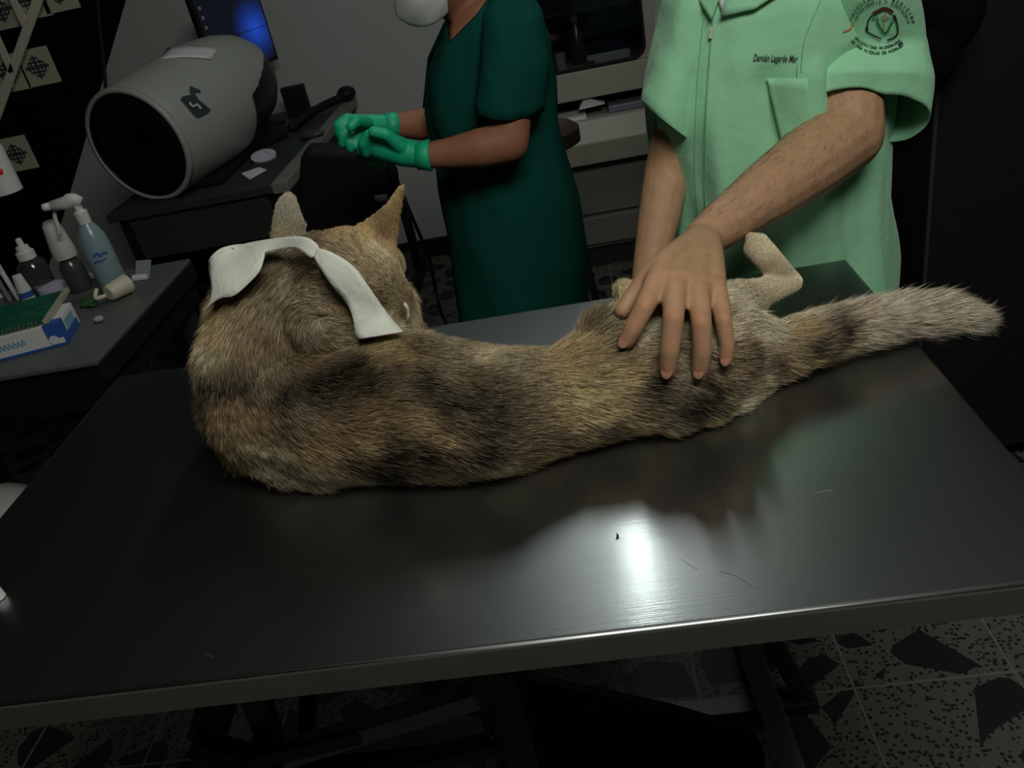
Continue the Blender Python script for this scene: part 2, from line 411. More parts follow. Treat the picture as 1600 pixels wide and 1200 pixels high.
leg('leg', (0.02, 1.12, 0.86), (0.30, 1.12, 0.02), 0.035, 0.03, M['dark_metal'])
leg('leg', (-0.45, 1.12, 0.86), (-0.75, 1.12, 0.02), 0.035, 0.03, M['dark_metal'])
leg('leg', (-0.48, 0.70, 0.83), (-0.72, 0.95, 0.02), 0.035, 0.03, M['dark_metal'])
# tilting column and cross members seen under the front edge
def member(name, a, c, y, wpx, m, dp=0.03):
    p = Y(a[0], a[1], y); q = Y(c[0], c[1], y); bm = B(); bar(bm, p, q, dp, wpx / F * depth(p), up=(0, 0, 1)); return mk(name, bm, m, t, bevel=0.003)
member('cross_member', (330, 1215), (745, 1085), 0.80, 34, M['steel_leg'])
member('cross_member', (395, 1190), (560, 1150), 0.76, 30, M['brown_lit_metal'], 0.012)  # added brown strip, its colour stands for the lit stretch of the bar
member('cross_member', (560, 1215), (775, 1160), 0.84, 26, M['dark_metal'])
member('strut', (350, 1060), (325, 1150), 0.86, 60, M['dark_metal'])
member('strut', (300, 1160), (440, 1200), 0.78, 40, M['dark_metal'])
bm = B(); c0 = Y(790, 1100, 0.86); box(bm, (c0.x - 0.04, 0.84, 0.05), (c0.x + 0.03, 0.92, 0.86)); mk('column', bm, M['dark_metal'], t, bevel=0.004)
for q in ((769, 1140), (787, 1191)):
    bm = B(); p = Y(q[0], q[1], 0.83); lathe(bm, p, (0, -1, 0.15), [(0, 0.007), (0.004, 0.007), (0.004, 0.004), (0.016, 0.004), (0.016, 0.0001)], 6)
    mk('bolt', bm, M['steel_edge'], t)
bm = B(); pts = [Y(822, 1062, 0.98), Y(1050, 1112, 0.98), Y(1178, 1150, 0.98), Y(1196, 1180, 0.98), Y(1196, 1420, 0.98), Y(800, 1420, 0.98)]
poly(bm, pts, 0.02, (0, 1, 0)); mk('base_panel', bm, M['black'], t, bevel=0.003)
for q in ((917, 1100), (1151, 1156)):
    bm = B(); ball(bm, Y(q[0], q[1], 0.978), 0.0016, 8); mk('rivet', bm, M['steel_edge'], t)
bm = B(); box(bm, (-0.75, 1.10, 0.0), (0.32, 1.14, 0.03)); box(bm, (-0.75, 0.86, 0.0), (0.25, 0.9, 0.03)); mk('foot_rail', bm, M['dark_metal'], t)

# small white cap on the table's left edge
bm = B(); p = Z(-3, 934, TZ + 0.001); lathe(bm, p, (0, 0, 1), [(0, 0.009), (0.012, 0.008), (0.014, 0.006)], 20)
prop(mk('plastic_stopper', bm, M['white'], sm=True, ang=0.6), 'small white plastic stopper lying on the steel table at the left picture edge', 'stopper')
bm = B(); p = Z(963, 841, TZ + 0.001); tube(bm, [p, p + Vector((0.002, 0.003, 0.001)), p + Vector((0.001, 0.007, 0.0005))], [0.0006, 0.0012, 0.0005], 6)
prop(mk('crumb', bm, M['black']), 'tiny dark crumb on the steel table in front of the coyote', 'crumb')

# ============================================================ COYOTE
def S(px, py, rp, z=None, k=0.97):
    if z is not None:
        p = Z(px, py, z); return (p, rp / F * depth(p))
    r = 0.06
    for _ in range(12):
        p = Z(px, py, TZ + r * k + 0.002); r = rp / F * depth(p)
    return (p, r)
spine = [S(545, 418, 60, 1.135), S(505, 425, 58, 1.12), S(470, 455, 66, 1.10), S(432, 500, 84, 1.065), S(425, 565, 94, 1.02), S(440, 632, 92), S(525, 652, 94), S(640, 632, 106),
         S(760, 642, 94), S(868, 628, 75), S(960, 592, 84), S(1040, 577, 88), S(1110, 566, 72), S(1185, 556, 46), S(1240, 538, 34, 0.945),
         S(1310, 516, 27, 0.945), S(1400, 496, 22, 0.94), S(1460, 491, 17, 0.935), S(1497, 496, 9, 0.93)]
head = [S(545, 425, 62, 1.13), S(578, 438, 50, 1.12), S(610, 470, 36, 1.085), S(634, 497, 24, 1.055), S(650, 520, 15, 1.035)]
cheek = [S(505, 425, 45, 1.12), S(560, 425, 60, 1.12), S(592, 415, 38, 1.12)]
fore = [S(380, 640, 50), S(400, 690, 38), S(450, 715, 38), S(505, 733, 27), S(550, 738, 16)]
fore2 = [S(520, 690, 60), S(600, 700, 48), S(700, 700, 48), S(800, 688, 44), S(880, 668, 34)]
thigh = [S(1040, 610, 62), S(1095, 612, 48), S(1140, 618, 26), S(1172, 612, 14), S(1190, 603, 10)]
hip = [S(950, 545, 55, 1.0), S(1000, 520, 50, 1.01), S(1070, 510, 48, 1.0), S(1140, 515, 42, 0.985), S(1180, 530, 34, .965)]
fill = [S(500, 520, 68, 1.03), S(535, 480, 70, 1.06), S(560, 450, 50, 1.10)]
fill3 = [S(470, 440, 60, 1.10), S(505, 455, 64, 1.095), S(540, 450, 60, 1.11), S(525, 490, 64, 1.085), S(562, 500, 54, 1.075), S(585, 520, 44, 1.055)]
fill2 = [S(560, 560, 62, 1.0), S(590, 520, 50, 1.02), S(600, 480, 44, 1.05)]
fold = [S(1000, 500, 30, 1.02), S(988, 468, 25, 1.045), S(978, 456, 18, 1.055)]
hind = [S(1120, 500, 42, 0.99), S(1152, 478, 38, 0.965), S(1185, 460, 23, 0.96), S(1222, 446, 19, 0.96), S(1236, 441, 17, 0.96)]
shank = [S(1236, 441, 16, 0.96), S(1216, 424, 20, 0.98), S(1200, 404, 20, 1.0), S(1184, 388, 21, 1.01)]
toes = [[S(1184, 388, 15, 1.01), S(1173 + i * 9, 372 + i * 1, 9, 1.018)] for i in range(3)]
def ear(bm, rows, y, cup, th=0.0105):
    """rows of (left pixel, right pixel); back of the ear bulges to the viewer"""
    fr = []; bk = []
    for (l, r_) in rows:
        a = Y(l[0], l[1], y); c = Y(r_[0], r_[1], y); wd = (c - a).length
        n = Vector((0, -1, 0.25)).normalized(); f_ = []; g_ = []
        for k in range(9):
            u = k / 8; q = a.lerp(c, u); hgt = cup * wd * (1 - (2 * u - 1) ** 2); e = th * (0.35 + 0.65 * (1 - (2 * u - 1) ** 2))
            f_.append(q + n * hgt); g_.append(q + n * (hgt - e))
        fr.append(f_); bk.append(g_)
    rs = [f_ + g_[::-1] for f_, g_ in zip(fr, bk)]
    rings(bm, rs)
EL = [((428, 385), (484, 392)), ((425, 362), (482, 370)), ((425, 340), (478, 350)), ((428, 322), (471, 330)), ((435, 308), (465, 313)), ((444, 300), (458, 301))]
ER = [((534, 380), (616, 428)), ((542, 360), (619, 402)), ((564, 348), (621, 376)), ((586, 332), (624, 352)), ((603, 317), (628, 327)), ((615, 302), (632, 306)), ((623, 289), (633, 289))]
ey = spine[1][0].y + 0.0
def ears(bm):
    ear(bm, EL, ey + 0.035, 0.30); ear(bm, ER, ey - 0.005, 0.20)
coyote = thing('coyote', (-0.1, 0.85, TZ), 'grey-brown coyote lying on the steel table with its tail stretched out', 'coyote')
chains = [spine, fill, fill2, fill3, head, cheek, fore, fore2, thigh, hip, fold, hind, shank] + toes
m, nt, b = nodes('coyote_skin'); M['coyote_skin'] = m
at = nt.nodes.new('ShaderNodeAttribute'); at.attribute_name = 'coat'; nt.links.new(at.outputs['Color'], b.inputs['Base Color']); b.inputs['Roughness'].default_value = 0.9; b.inputs['Specular IOR Level'].default_value = 0.1
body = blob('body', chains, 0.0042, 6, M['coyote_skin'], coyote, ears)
bbvh = bvh_of(body)
# nose, eyes
bm = B(); p = head[-1][0]; dmz = (head[-1][0] - head[-2][0]).normalized(); ball(bm, p + dmz * 0.010, 0.009, 12, (1.1, 0.9, 0.8)); mk('nose', bm, M['black_gloss'], coyote, sm=True)
sd = dmz.cross(Vector((0, 0, 1))).normalized()
for s_ in (-1, 1):
    bm = B(); q = head[2][0] + sd * s_ * head[2][1] * 0.72 + Vector((0, 0, head[2][1] * 0.6)); loc, nn, i_, d_ = bbvh.find_nearest(q); ball(bm, loc - nn * 0.002, 0.006, 12); mk('eye', bm, M['black_gloss'], coyote, sm=True)

# coat colours by place; rump whites around the hand lightened to offset its shade
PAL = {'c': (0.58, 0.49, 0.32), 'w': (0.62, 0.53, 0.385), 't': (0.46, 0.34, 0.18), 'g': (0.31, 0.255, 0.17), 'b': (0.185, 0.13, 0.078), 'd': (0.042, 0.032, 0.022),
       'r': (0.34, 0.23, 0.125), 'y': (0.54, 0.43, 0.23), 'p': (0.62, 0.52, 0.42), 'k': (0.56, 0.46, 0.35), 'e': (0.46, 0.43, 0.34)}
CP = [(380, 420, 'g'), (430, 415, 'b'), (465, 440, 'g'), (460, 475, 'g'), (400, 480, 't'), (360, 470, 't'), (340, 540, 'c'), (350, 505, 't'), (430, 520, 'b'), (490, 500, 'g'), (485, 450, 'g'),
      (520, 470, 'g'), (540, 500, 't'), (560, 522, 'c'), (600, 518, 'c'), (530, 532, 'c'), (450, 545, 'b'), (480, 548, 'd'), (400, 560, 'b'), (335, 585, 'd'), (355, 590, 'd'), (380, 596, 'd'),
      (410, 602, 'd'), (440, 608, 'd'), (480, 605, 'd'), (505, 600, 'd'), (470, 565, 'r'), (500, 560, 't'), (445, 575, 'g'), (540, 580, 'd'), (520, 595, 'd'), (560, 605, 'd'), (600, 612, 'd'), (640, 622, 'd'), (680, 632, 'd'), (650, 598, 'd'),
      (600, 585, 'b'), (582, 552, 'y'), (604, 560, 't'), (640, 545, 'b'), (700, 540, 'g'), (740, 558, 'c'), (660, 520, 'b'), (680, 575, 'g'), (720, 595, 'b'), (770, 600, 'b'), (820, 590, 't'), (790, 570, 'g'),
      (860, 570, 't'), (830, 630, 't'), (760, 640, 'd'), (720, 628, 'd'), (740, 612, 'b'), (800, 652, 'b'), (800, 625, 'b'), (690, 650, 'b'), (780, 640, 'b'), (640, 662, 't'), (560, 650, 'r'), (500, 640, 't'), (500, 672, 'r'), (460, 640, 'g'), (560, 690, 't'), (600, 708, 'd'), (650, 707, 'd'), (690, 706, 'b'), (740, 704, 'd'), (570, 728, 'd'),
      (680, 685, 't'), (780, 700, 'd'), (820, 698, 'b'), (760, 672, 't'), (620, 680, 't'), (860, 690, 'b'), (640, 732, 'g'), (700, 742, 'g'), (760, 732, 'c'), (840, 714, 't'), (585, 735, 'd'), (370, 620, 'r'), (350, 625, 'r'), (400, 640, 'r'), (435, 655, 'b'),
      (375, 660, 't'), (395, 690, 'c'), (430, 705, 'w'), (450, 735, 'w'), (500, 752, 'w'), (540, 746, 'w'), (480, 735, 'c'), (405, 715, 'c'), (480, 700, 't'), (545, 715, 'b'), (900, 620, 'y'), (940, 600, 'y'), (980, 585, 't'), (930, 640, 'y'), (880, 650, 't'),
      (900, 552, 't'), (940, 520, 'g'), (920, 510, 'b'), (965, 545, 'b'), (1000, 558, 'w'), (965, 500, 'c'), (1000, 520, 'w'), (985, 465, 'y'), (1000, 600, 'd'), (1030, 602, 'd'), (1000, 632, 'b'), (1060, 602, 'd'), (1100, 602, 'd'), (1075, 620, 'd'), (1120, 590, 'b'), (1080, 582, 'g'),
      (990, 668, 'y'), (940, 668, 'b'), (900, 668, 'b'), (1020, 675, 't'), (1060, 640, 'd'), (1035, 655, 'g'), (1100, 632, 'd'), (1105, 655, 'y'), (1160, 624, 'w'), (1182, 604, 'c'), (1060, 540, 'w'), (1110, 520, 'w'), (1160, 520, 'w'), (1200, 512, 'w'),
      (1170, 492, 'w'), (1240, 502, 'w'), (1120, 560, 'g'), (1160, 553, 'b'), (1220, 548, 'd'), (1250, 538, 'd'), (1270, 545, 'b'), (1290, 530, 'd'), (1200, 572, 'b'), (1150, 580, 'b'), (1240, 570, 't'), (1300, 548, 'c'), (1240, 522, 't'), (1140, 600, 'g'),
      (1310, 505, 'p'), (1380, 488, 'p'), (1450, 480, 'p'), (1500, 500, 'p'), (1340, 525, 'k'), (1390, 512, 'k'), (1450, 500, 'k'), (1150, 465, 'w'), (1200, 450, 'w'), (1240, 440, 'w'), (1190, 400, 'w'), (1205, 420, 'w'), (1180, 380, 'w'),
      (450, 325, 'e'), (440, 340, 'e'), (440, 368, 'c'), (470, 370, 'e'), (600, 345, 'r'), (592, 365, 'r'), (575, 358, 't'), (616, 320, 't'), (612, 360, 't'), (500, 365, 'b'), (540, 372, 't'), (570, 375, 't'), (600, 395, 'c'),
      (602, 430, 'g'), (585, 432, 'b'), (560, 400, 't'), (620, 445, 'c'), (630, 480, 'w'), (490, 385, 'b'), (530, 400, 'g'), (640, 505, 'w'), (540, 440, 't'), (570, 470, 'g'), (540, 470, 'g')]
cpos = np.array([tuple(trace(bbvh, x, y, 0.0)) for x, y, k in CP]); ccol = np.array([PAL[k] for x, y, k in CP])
def coat(P):
    out = np.zeros((len(P), 3))
    for i in range(0, len(P), 20000):
        Q = P[i:i + 20000]; d2 = ((Q[:, None, :] - cpos[None]) ** 2).sum(2) + 1.5e-5
        w_ = d2 ** -1.6; out[i:i + 20000] = (w_[:, :, None] * ccol[None]).sum(1) / w_.sum(1)[:, None]
    return out
me = body.data; nv = len(me.vertices); VP = np.zeros(nv * 3); me.vertices.foreach_get('co', VP); VP = VP.reshape(-1, 3) + np.array(coyote.location)
off0 = np.array(body.matrix_parent_inverse.translation) + np.array(coyote.location)
VP = VP - np.array(coyote.location) + off0
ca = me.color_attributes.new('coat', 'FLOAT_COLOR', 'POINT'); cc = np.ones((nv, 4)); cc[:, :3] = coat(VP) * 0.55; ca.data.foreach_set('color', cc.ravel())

# ---------------------------------------------- hand of the man (built first so that the fur can lie under it)
man = thing('person', (0.34, 1.47, 0), 'person in mint short-sleeved zip shirt pressing one hand on the coyote', 'person')
def T(px, py, r, off): return (trace(bbvh, px, py, off + r), r)
wr = trace(bbvh, 1100, 372, 0.055); 
elbow = Y(1322, 212, wr.y + 0.205)
shoulder = Vector((0.49, 1.46, 1.27))
fingers = [
    [T(1028, 436, .0150, .024), T(1006, 482, .0120, .026), T(990, 512, .0116, .013), T(979, 532, .0102, .003)],
    [T(1054, 440, .0150, .026), T(1052, 500, .0122, .030), T(1046, 548, .0116, .013), T(1043, 577, .0102, .001)],
    [T(1090, 446, .0145, .026), T(1096, 506, .0118, .028), T(1097, 550, .0111, .012), T(1093, 578, .0097, .001)],
    [T(1119, 450, .0130, .024), T(1130, 500, .0105, .022), T(1136, 538, .0096, .009), T(1134, 560, .0088, .002)],
    [T(1040, 408, .0150, .020), T(1012, 432, .0125, .014), T(988, 462, .0105, .006), T(972, 486, .0097, .001)]]
kn = [f_[0] for f_ in fingers]
palm = [[(wr, 0.024), ((wr + k[0]) / 2 + Vector((0, 0, 0.002)), 0.0195), k] for k in kn[:4]]
palm += [[(wr, 0.024), kn[4]], [kn[0], kn[1], kn[2], kn[3]], [((wr + kn[1][0]) / 2, 0.02), ((wr + kn[2][0]) / 2, 0.02), ((wr + kn[3][0]) / 2, 0.018)], [kn[4], kn[0]]]
fd = (elbow - wr).normalized()
wside = Vector((0.02, 0.01, 0.0))
arm = [(wr, 0.029), (wr + fd * 0.04, 0.035), (wr.lerp(elbow, 0.40), 0.046), (wr.lerp(elbow, 0.72), 0.056), (elbow, 0.057)]
ua = [(elbow, 0.057), (Y(1322, 150, elbow.y + .035), 0.056), (Y(1340, 80, elbow.y + .09), 0.048), (shoulder, 0.05)]

wr2 = Y(1008, 425, 1.24); el2 = Y(1043, 270, 1.42); sh2 = Vector((0.245, 1.47, 1.27))
wr2 = Y(1010, 440, 1.30)
arm2 = [(sh2, 0.04), (el2.lerp(sh2, .5), 0.04), (el2, 0.04), (wr2.lerp(el2, 0.6), 0.036), (wr2, 0.026)]
h2 = Vector((0.02, -0.05, -0.03)); k2 = wr2 + Vector((0.03, -0.07, -0.0))
hand2 = [[(wr2, .025), (wr2 + Vector((0.03, -0.035, -0.01)), 0.022), (k2, 0.018)]]
for i_ in range(4):
    bs = k2 + Vector((-0.02 + 0.014 * i_, 0.01 - .006 * i_, 0.0)); hand2.append([(wr2, .02), (bs, .012), (bs + Vector((0.008, -0.03, -0.004)), 0.0095), (bs + Vector((0.016, -0.035, -0.028)), 0.0085), (bs + Vector((0.018, -0.022, -0.044)), 0.0075)])
hand2.append([(wr2, .018), (wr2 + Vector((0.045, -0.01, 0.0)), .012), (wr2 + Vector((0.07, -0.025, -0.006)), .0095), (wr2 + Vector((0.085, -0.04, -0.012)), .0085)])
neck = Vector((0.34, 1.46, 1.36)); hd = neck + Vector((-0.02, -0.04, 0.20))
mchest = [(Vector((0.34, 1.48, 1.24)), 0.10, (1.45, 0.9, 1)), (Vector((0.34, 1.48, 1.08)), 0.095, (1.45, 0.95, 1)), (Vector((0.34, 1.50, 0.92)), 0.10, (1.4, 0.95, 1))]
skull = [(neck, 0.055), (neck + Vector((0, 0, 0.08)), 0.052), (hd - Vector((0, 0.02, 0.06)), 0.065, (0.9, 1, 1)), (hd + Vector((0, 0.01, 0.03)), 0.085, (0.88, 1.1, 1.05))]
legs = [[(Vector((0.34 + s_ * 0.09, 1.50, 0.86)), 0.09), (Vector((0.34 + s_ * 0.1, 1.49, 0.48)), 0.06), (Vector((0.34 + s_ * 0.11, 1.52, 0.12)), 0.042)] for s_ in (-1, 1)]
nosebit = [[(hd + Vector((0, -0.085, 0.0)), 0.012), (hd + Vector((0, -0.105, -0.025)), 0.015)]]
earbits = [[(hd + Vector((s_ * 0.078, 0.005, -0.01)), 0.022, (0.35, 0.7, 1.2)), (hd + Vector((s_ * 0.08, 0.008, 0.004)), 0.02, (0.35, 0.8, 1.2))] for s_ in (-1, 1)]
mbody = blob('body', fingers + palm + [arm, ua, arm2, mchest, [(shoulder, .05), (neck - Vector((0, 0, .05)), .06), (sh2, .04)], skull] + hand2 + legs + nosebit + earbits, 0.0030, 5, M['skin'], man)
hbvh = bvh_of(mbody)
m, nt, b = nodes('skin_of_hand'); b.inputs['Roughness'].default_value = .55; b.inputs['Specular IOR Level'].default_value = .3
at = nt.nodes.new('ShaderNodeAttribute'); at.attribute_name = 'tone'
nzz = nt.nodes.new('ShaderNodeTexNoise'); nzz.inputs['Scale'].default_value = 60; nzz.inputs['Detail'].default_value = 6
tcc = nt.nodes.new('ShaderNodeTexCoord'); nt.links.new(tcc.outputs['Object'], nzz.inputs['Vector'])
mxx = nt.nodes.new('ShaderNodeMix'); mxx.data_type = 'RGBA'; mxx.blend_type = 'MULTIPLY'; mxx.inputs[0].default_value = .35
nt.links.new(at.outputs['Color'], mxx.inputs[6]); nt.links.new(nzz.outputs['Fac'], mxx.inputs[7]); nt.links.new(mxx.outputs[2], b.inputs['Base Color'])
bpp = nt.nodes.new('ShaderNodeBump'); bpp.inputs['Strength'].default_value = .35; bpp.inputs['Distance'].default_value = .0015; nt.links.new(nzz.outputs['Fac'], bpp.inputs['Height']); nt.links.new(bpp.outputs['Normal'], b.inputs['Normal'])
mbody.data.materials[0] = m
nvm = len(mbody.data.vertices); VM = np.zeros(nvm * 3); mbody.data.vertices.foreach_get('co', VM); VM = VM.reshape(-1, 3)
base_c = np.array([.52, .305, .175]); red_c = np.array([.56, .21, .13]); tone = np.tile(base_c, (nvm, 1))
def blush(p, rad, amt):
    d = np.linalg.norm(VM - np.array(p), axis=1); w_ = (np.exp(-(d / rad) ** 2) * amt)[:, None]
    tone[:] = tone * (1 - w_) + red_c * w_
for f_ in fingers[:4]:
    up_ = Vector((0, -.006, .010)); blush(f_[-1][0], .013, .75); blush(f_[1][0] + up_, .011, .45); blush(f_[0][0] + up_, .013, .25); blush(f_[2][0] + up_, .009, .35)
tca = mbody.data.color_attributes.new('tone', 'FLOAT_COLOR', 'POINT'); t4 = np.ones((nvm, 4)); t4[:, :3] = tone; tca.data.foreach_set('color', t4.ravel())
# nails
for f_ in fingers[:4]:
    tip, rt = f_[-1]; pv = f_[-2][0]; d_ = (tip - pv).normalized()
    c_ = tip + d_ * 0.003; up = (CAM - c_).normalized(); up = (up - d_ * up.dot(d_)).normalized(); up = (up + Vector((0, 0, .6)) + d_ * 0.25).normalized(); s_ = d_.cross(up).normalized(); d2 = up.cross(s_)
    bm = B(); mt = Matrix((s_, d2, up)).transposed().to_4x4(); mt.translation = c_ + up * rt * 0.86
    bmesh.ops.create_uvsphere(bm, u_segments=14, v_segments=8, radius=1, matrix=mt @ Matrix.Diagonal((rt * 0.62, rt * 0.75, rt * 0.16, 1)))
    mk('fingernail', bm, M['nail'], man, sm=True)

# ---------------------------------------------- fur
def fur(obj, off, count, parent):
    me = obj.data; me.calc_loop_triangles(); nt_ = len(me.loop_triangles)
    tri = np.zeros(nt_ * 3, dtype=np.int32); me.loop_triangles.foreach_get('vertices', tri); tri = tri.reshape(-1, 3)
    co = np.zeros(len(me.vertices) * 3); me.vertices.foreach_get('co', co); co = co.reshape(-1, 3) + off
    no = np.zeros(len(me.vertices) * 3); me.vertices.foreach_get('normal', no); no = no.reshape(-1, 3)
    A, B_, C_ = co[tri[:, 0]], co[tri[:, 1]], co[tri[:, 2]]
    cr = np.cross(B_ - A, C_ - A); ar = np.linalg.norm(cr, axis=1) / 2
    nz_ = (cr / (2 * ar[:, None] + 1e-12))
    cen = (A + B_ + C_) / 3
    vw = np.array(CAM)[None] - cen; vw /= np.linalg.norm(vw, axis=1)[:, None]; facing = (vw * nz_).sum(1)
    wgt = ar * np.where(facing > -0.25, 1.0, 0.25) * np.where(cen[:, 0] > 0.19, 1.8, 1.0)
    idx = rng.choice(nt_, size=count, p=wgt / wgt.sum())
    u = rng.random(count); v = rng.random(count); f_ = u + v > 1; u[f_] = 1 - u[f_]; v[f_] = 1 - v[f_]
    P = A[idx] + (B_[idx] - A[idx]) * u[:, None] + (C_[idx] - A[idx]) * v[:, None]
    Nn = no[tri[idx, 0]] * (1 - u - v)[:, None] + no[tri[idx, 1]] * u[:, None] + no[tri[idx, 2]] * v[:, None]
    Nn /= np.linalg.norm(Nn, axis=1)[:, None]
    # flow field along the body, legs, head, ears; with the length of the coat there
    segs = []
    def addflow(ch, L, rev=False):
        for i in range(len(ch) - 1):
            a, c = np.array(ch[i][0]), np.array(ch[i + 1][0]); t_ = (c - a) / np.linalg.norm(c - a)
            la = L[i] if hasattr(L, '__len__') else L
            for k in (0.25, 0.75): segs.append((a + (c - a) * k, -t_ if rev else t_, la, ch[i][1] * (1 - k) + ch[i + 1][1] * k))
    addflow(spine, [.012, .020, .030, .034, .034, .030, .027, .026, .026, .026, .027, .027, .027, .028, .034, .040, .043, .046])
    addflow(head, [.012, .010, .006, .004], True)
    addflow(fore, [.026, .028, .026, .018]); addflow(fore2, .020); addflow(thigh, [.022, .020, .020, .018]); addflow(hip, .024)
    addflow(fold, .006); addflow(fill, .026, True); addflow(fill2, .024, True); addflow(hind, [.016, .008, .0035, .0035]); addflow(shank, .0035)
    for rows, yy in ((EL, ey + 0.035), (ER, ey - 0.005)):
        for i in range(len(rows) - 1):
            a = (np.array(Y(*rows[i][0], yy)) + np.array(Y(*rows[i][1], yy))) / 2; c = (np.array(Y(*rows[i + 1][0], yy)) + np.array(Y(*rows[i + 1][1], yy))) / 2
            wd = np.linalg.norm(np.array(Y(*rows[i][0], yy)) - np.array(Y(*rows[i][1], yy))) / 2
            segs.append((a, (c - a) / np.linalg.norm(c - a), .0035 if i else .006, max(wd, 0.008)))
    sp = np.array([s[0] for s in segs]); st = np.array([s[1] for s in segs]); sl = np.array([s[2] for s in segs]); sr = np.array([s[3] for s in segs])
    Tn = np.zeros_like(P); Ln = np.zeros(count)
    for i in range(0, count, 20000):
        d = np.linalg.norm(P[i:i + 20000, None] - sp[None], axis=2) / sr[None]
        w_ = np.exp(-(d ** 2) * 1.6) + 1e-9
        Tn[i:i + 20000] = (w_[:, :, None] * st[None]).sum(1) / w_.sum(1)[:, None]; Ln[i:i + 20000] = (w_ * sl[None]).sum(1) / w_.sum(1)
    Tn /= np.linalg.norm(Tn, axis=1)[:, None] + 1e-9
    Tn += np.array([0, -0.10, -0.22])[None] * np.where(P[:, 0] > 0.25, 0.2, 1.0)[:, None]      # the coat also sheds to the near side
    # whorls: low frequency swirl
    ph = np.sin(P[:, 0] * 41 + P[:, 1] * 23) + np.sin(P[:, 1] * 57 - P[:, 2] * 31)
    side = np.cross(Nn, Tn); Tn += side * (0.16 * ph)[:, None]
    Tn -= Nn * (Tn * Nn).sum(1)[:, None]; Tn /= np.linalg.norm(Tn, axis=1)[:, None] + 1e-9
    Ln = Ln * rng.uniform(0.65, 1.15, count)
    Tn += rng.normal(0, 0.10, (count, 3)); lift = np.clip(rng.normal(0.42, 0.13, count), 0.12, 0.9)
    tail = (P[:, 0] > 0.20); lift[tail] *= 1.15; lift += np.clip((-0.42 - P[:, 0]) * 6, 0, 0.45) * (P[:, 2] > TZ + .03)
    # hair under the hand is pressed down
    near = np.where((P[:, 0] > 0.0) & (P[:, 0] < 0.22) & (P[:, 2] > 0.94))[0]
    for i in near:
        loc, nn, ii, dd_ = hbvh.find_nearest(Vector(P[i]))
        if dd_ < 0.016: Ln[i] *= 0.45 + 0.02 * random.random(); lift[i] *= 0.5
    K = 6; s = np.linspace(0, 1, K)
    pos = P[:, None, :] + Ln[:, None, None] * (Tn[:, None, :] * (s[None, :, None]) + Nn[:, None, :] * (lift[:, None, None] * (s - 0.45 * s * s)[None, :, None]))
    # clumping
    nc = count // 14; ci = rng.choice(count, nc, replace=False); kd = KDTree(nc)
    for j, i in enumerate(ci): kd.insert(P[i], j)
    kd.balance()
    own = np.array([kd.find(p)[1] for p in P]); ci2 = ci[own]
    am = (0.45 * s ** 1.4)[None, :, None] * (Ln > 0.01)[:, None, None]
    amr = rng.uniform(0.5, 1.1, count)[:, None, None]
    dclump = pos[ci2] - pos; pos = pos + dclump * np.clip(am * amr, 0, 0.85)
    pos[:, :, 2] = np.where(pos[:, :, 0] < TX1 + 0.004, np.maximum(pos[:, :, 2], TZ + 0.0015), pos[:, :, 2])
    # colour
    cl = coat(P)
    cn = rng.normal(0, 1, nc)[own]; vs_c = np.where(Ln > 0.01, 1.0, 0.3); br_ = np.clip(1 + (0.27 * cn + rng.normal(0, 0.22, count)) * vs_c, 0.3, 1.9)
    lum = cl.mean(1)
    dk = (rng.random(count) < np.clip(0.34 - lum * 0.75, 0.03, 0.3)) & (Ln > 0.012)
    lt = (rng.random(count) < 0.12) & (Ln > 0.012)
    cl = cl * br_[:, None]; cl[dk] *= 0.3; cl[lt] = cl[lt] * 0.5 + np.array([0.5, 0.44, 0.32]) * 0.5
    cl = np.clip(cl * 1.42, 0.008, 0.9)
    cu = bpy.data.hair_curves.new('fur'); cu.add_curves([K] * count)
    if parent is not None: pos = pos - np.array(parent.location)[None, None]
    cu.attributes['position'].data.foreach_set('vector', pos.astype(np.float32).ravel())
    ra = cu.attributes.get('radius') or cu.attributes.new('radius', 'FLOAT', 'POINT')
    base = np.where(Ln > 0.01, 0.00019, 0.00018)
    rad = base[:, None] * np.array([1.0, 1.0, 0.9, 0.75, 0.5, 0.12])[None]
    ra.data.foreach_set('value', rad.astype(np.float32).ravel())
    c4 = np.ones((count, 4), dtype=np.float32); c4[:, :3] = cl
    aa = cu.attributes.new('coat', 'FLOAT_COLOR', 'CURVE'); aa.data.foreach_set('color', c4.ravel())
    o = bpy.data.objects.new('fur', cu); COL.objects.link(o)
    if parent is not None: o.parent = parent
    m, nt, b = nodes('fur_strands')
    at = nt.nodes.new('ShaderNodeAttribute'); at.attribute_name = 'coat'
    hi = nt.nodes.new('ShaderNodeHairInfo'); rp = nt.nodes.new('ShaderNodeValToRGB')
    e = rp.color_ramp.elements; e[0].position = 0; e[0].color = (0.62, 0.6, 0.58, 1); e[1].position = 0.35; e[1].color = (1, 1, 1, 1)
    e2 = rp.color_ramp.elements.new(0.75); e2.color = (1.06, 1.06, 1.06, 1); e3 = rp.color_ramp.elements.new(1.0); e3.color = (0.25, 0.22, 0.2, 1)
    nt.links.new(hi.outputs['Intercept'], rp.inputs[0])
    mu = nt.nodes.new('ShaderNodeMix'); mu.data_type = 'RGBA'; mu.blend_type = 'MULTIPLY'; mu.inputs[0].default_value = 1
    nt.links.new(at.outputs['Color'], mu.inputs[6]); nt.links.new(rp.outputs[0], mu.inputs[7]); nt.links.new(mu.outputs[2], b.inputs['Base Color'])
    b.inputs['Roughness'].default_value = 0.55; b.inputs['Specular IOR Level'].default_value = 0.25
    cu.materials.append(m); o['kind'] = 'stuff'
    return o
fur(body, off0, 800000, coyote)

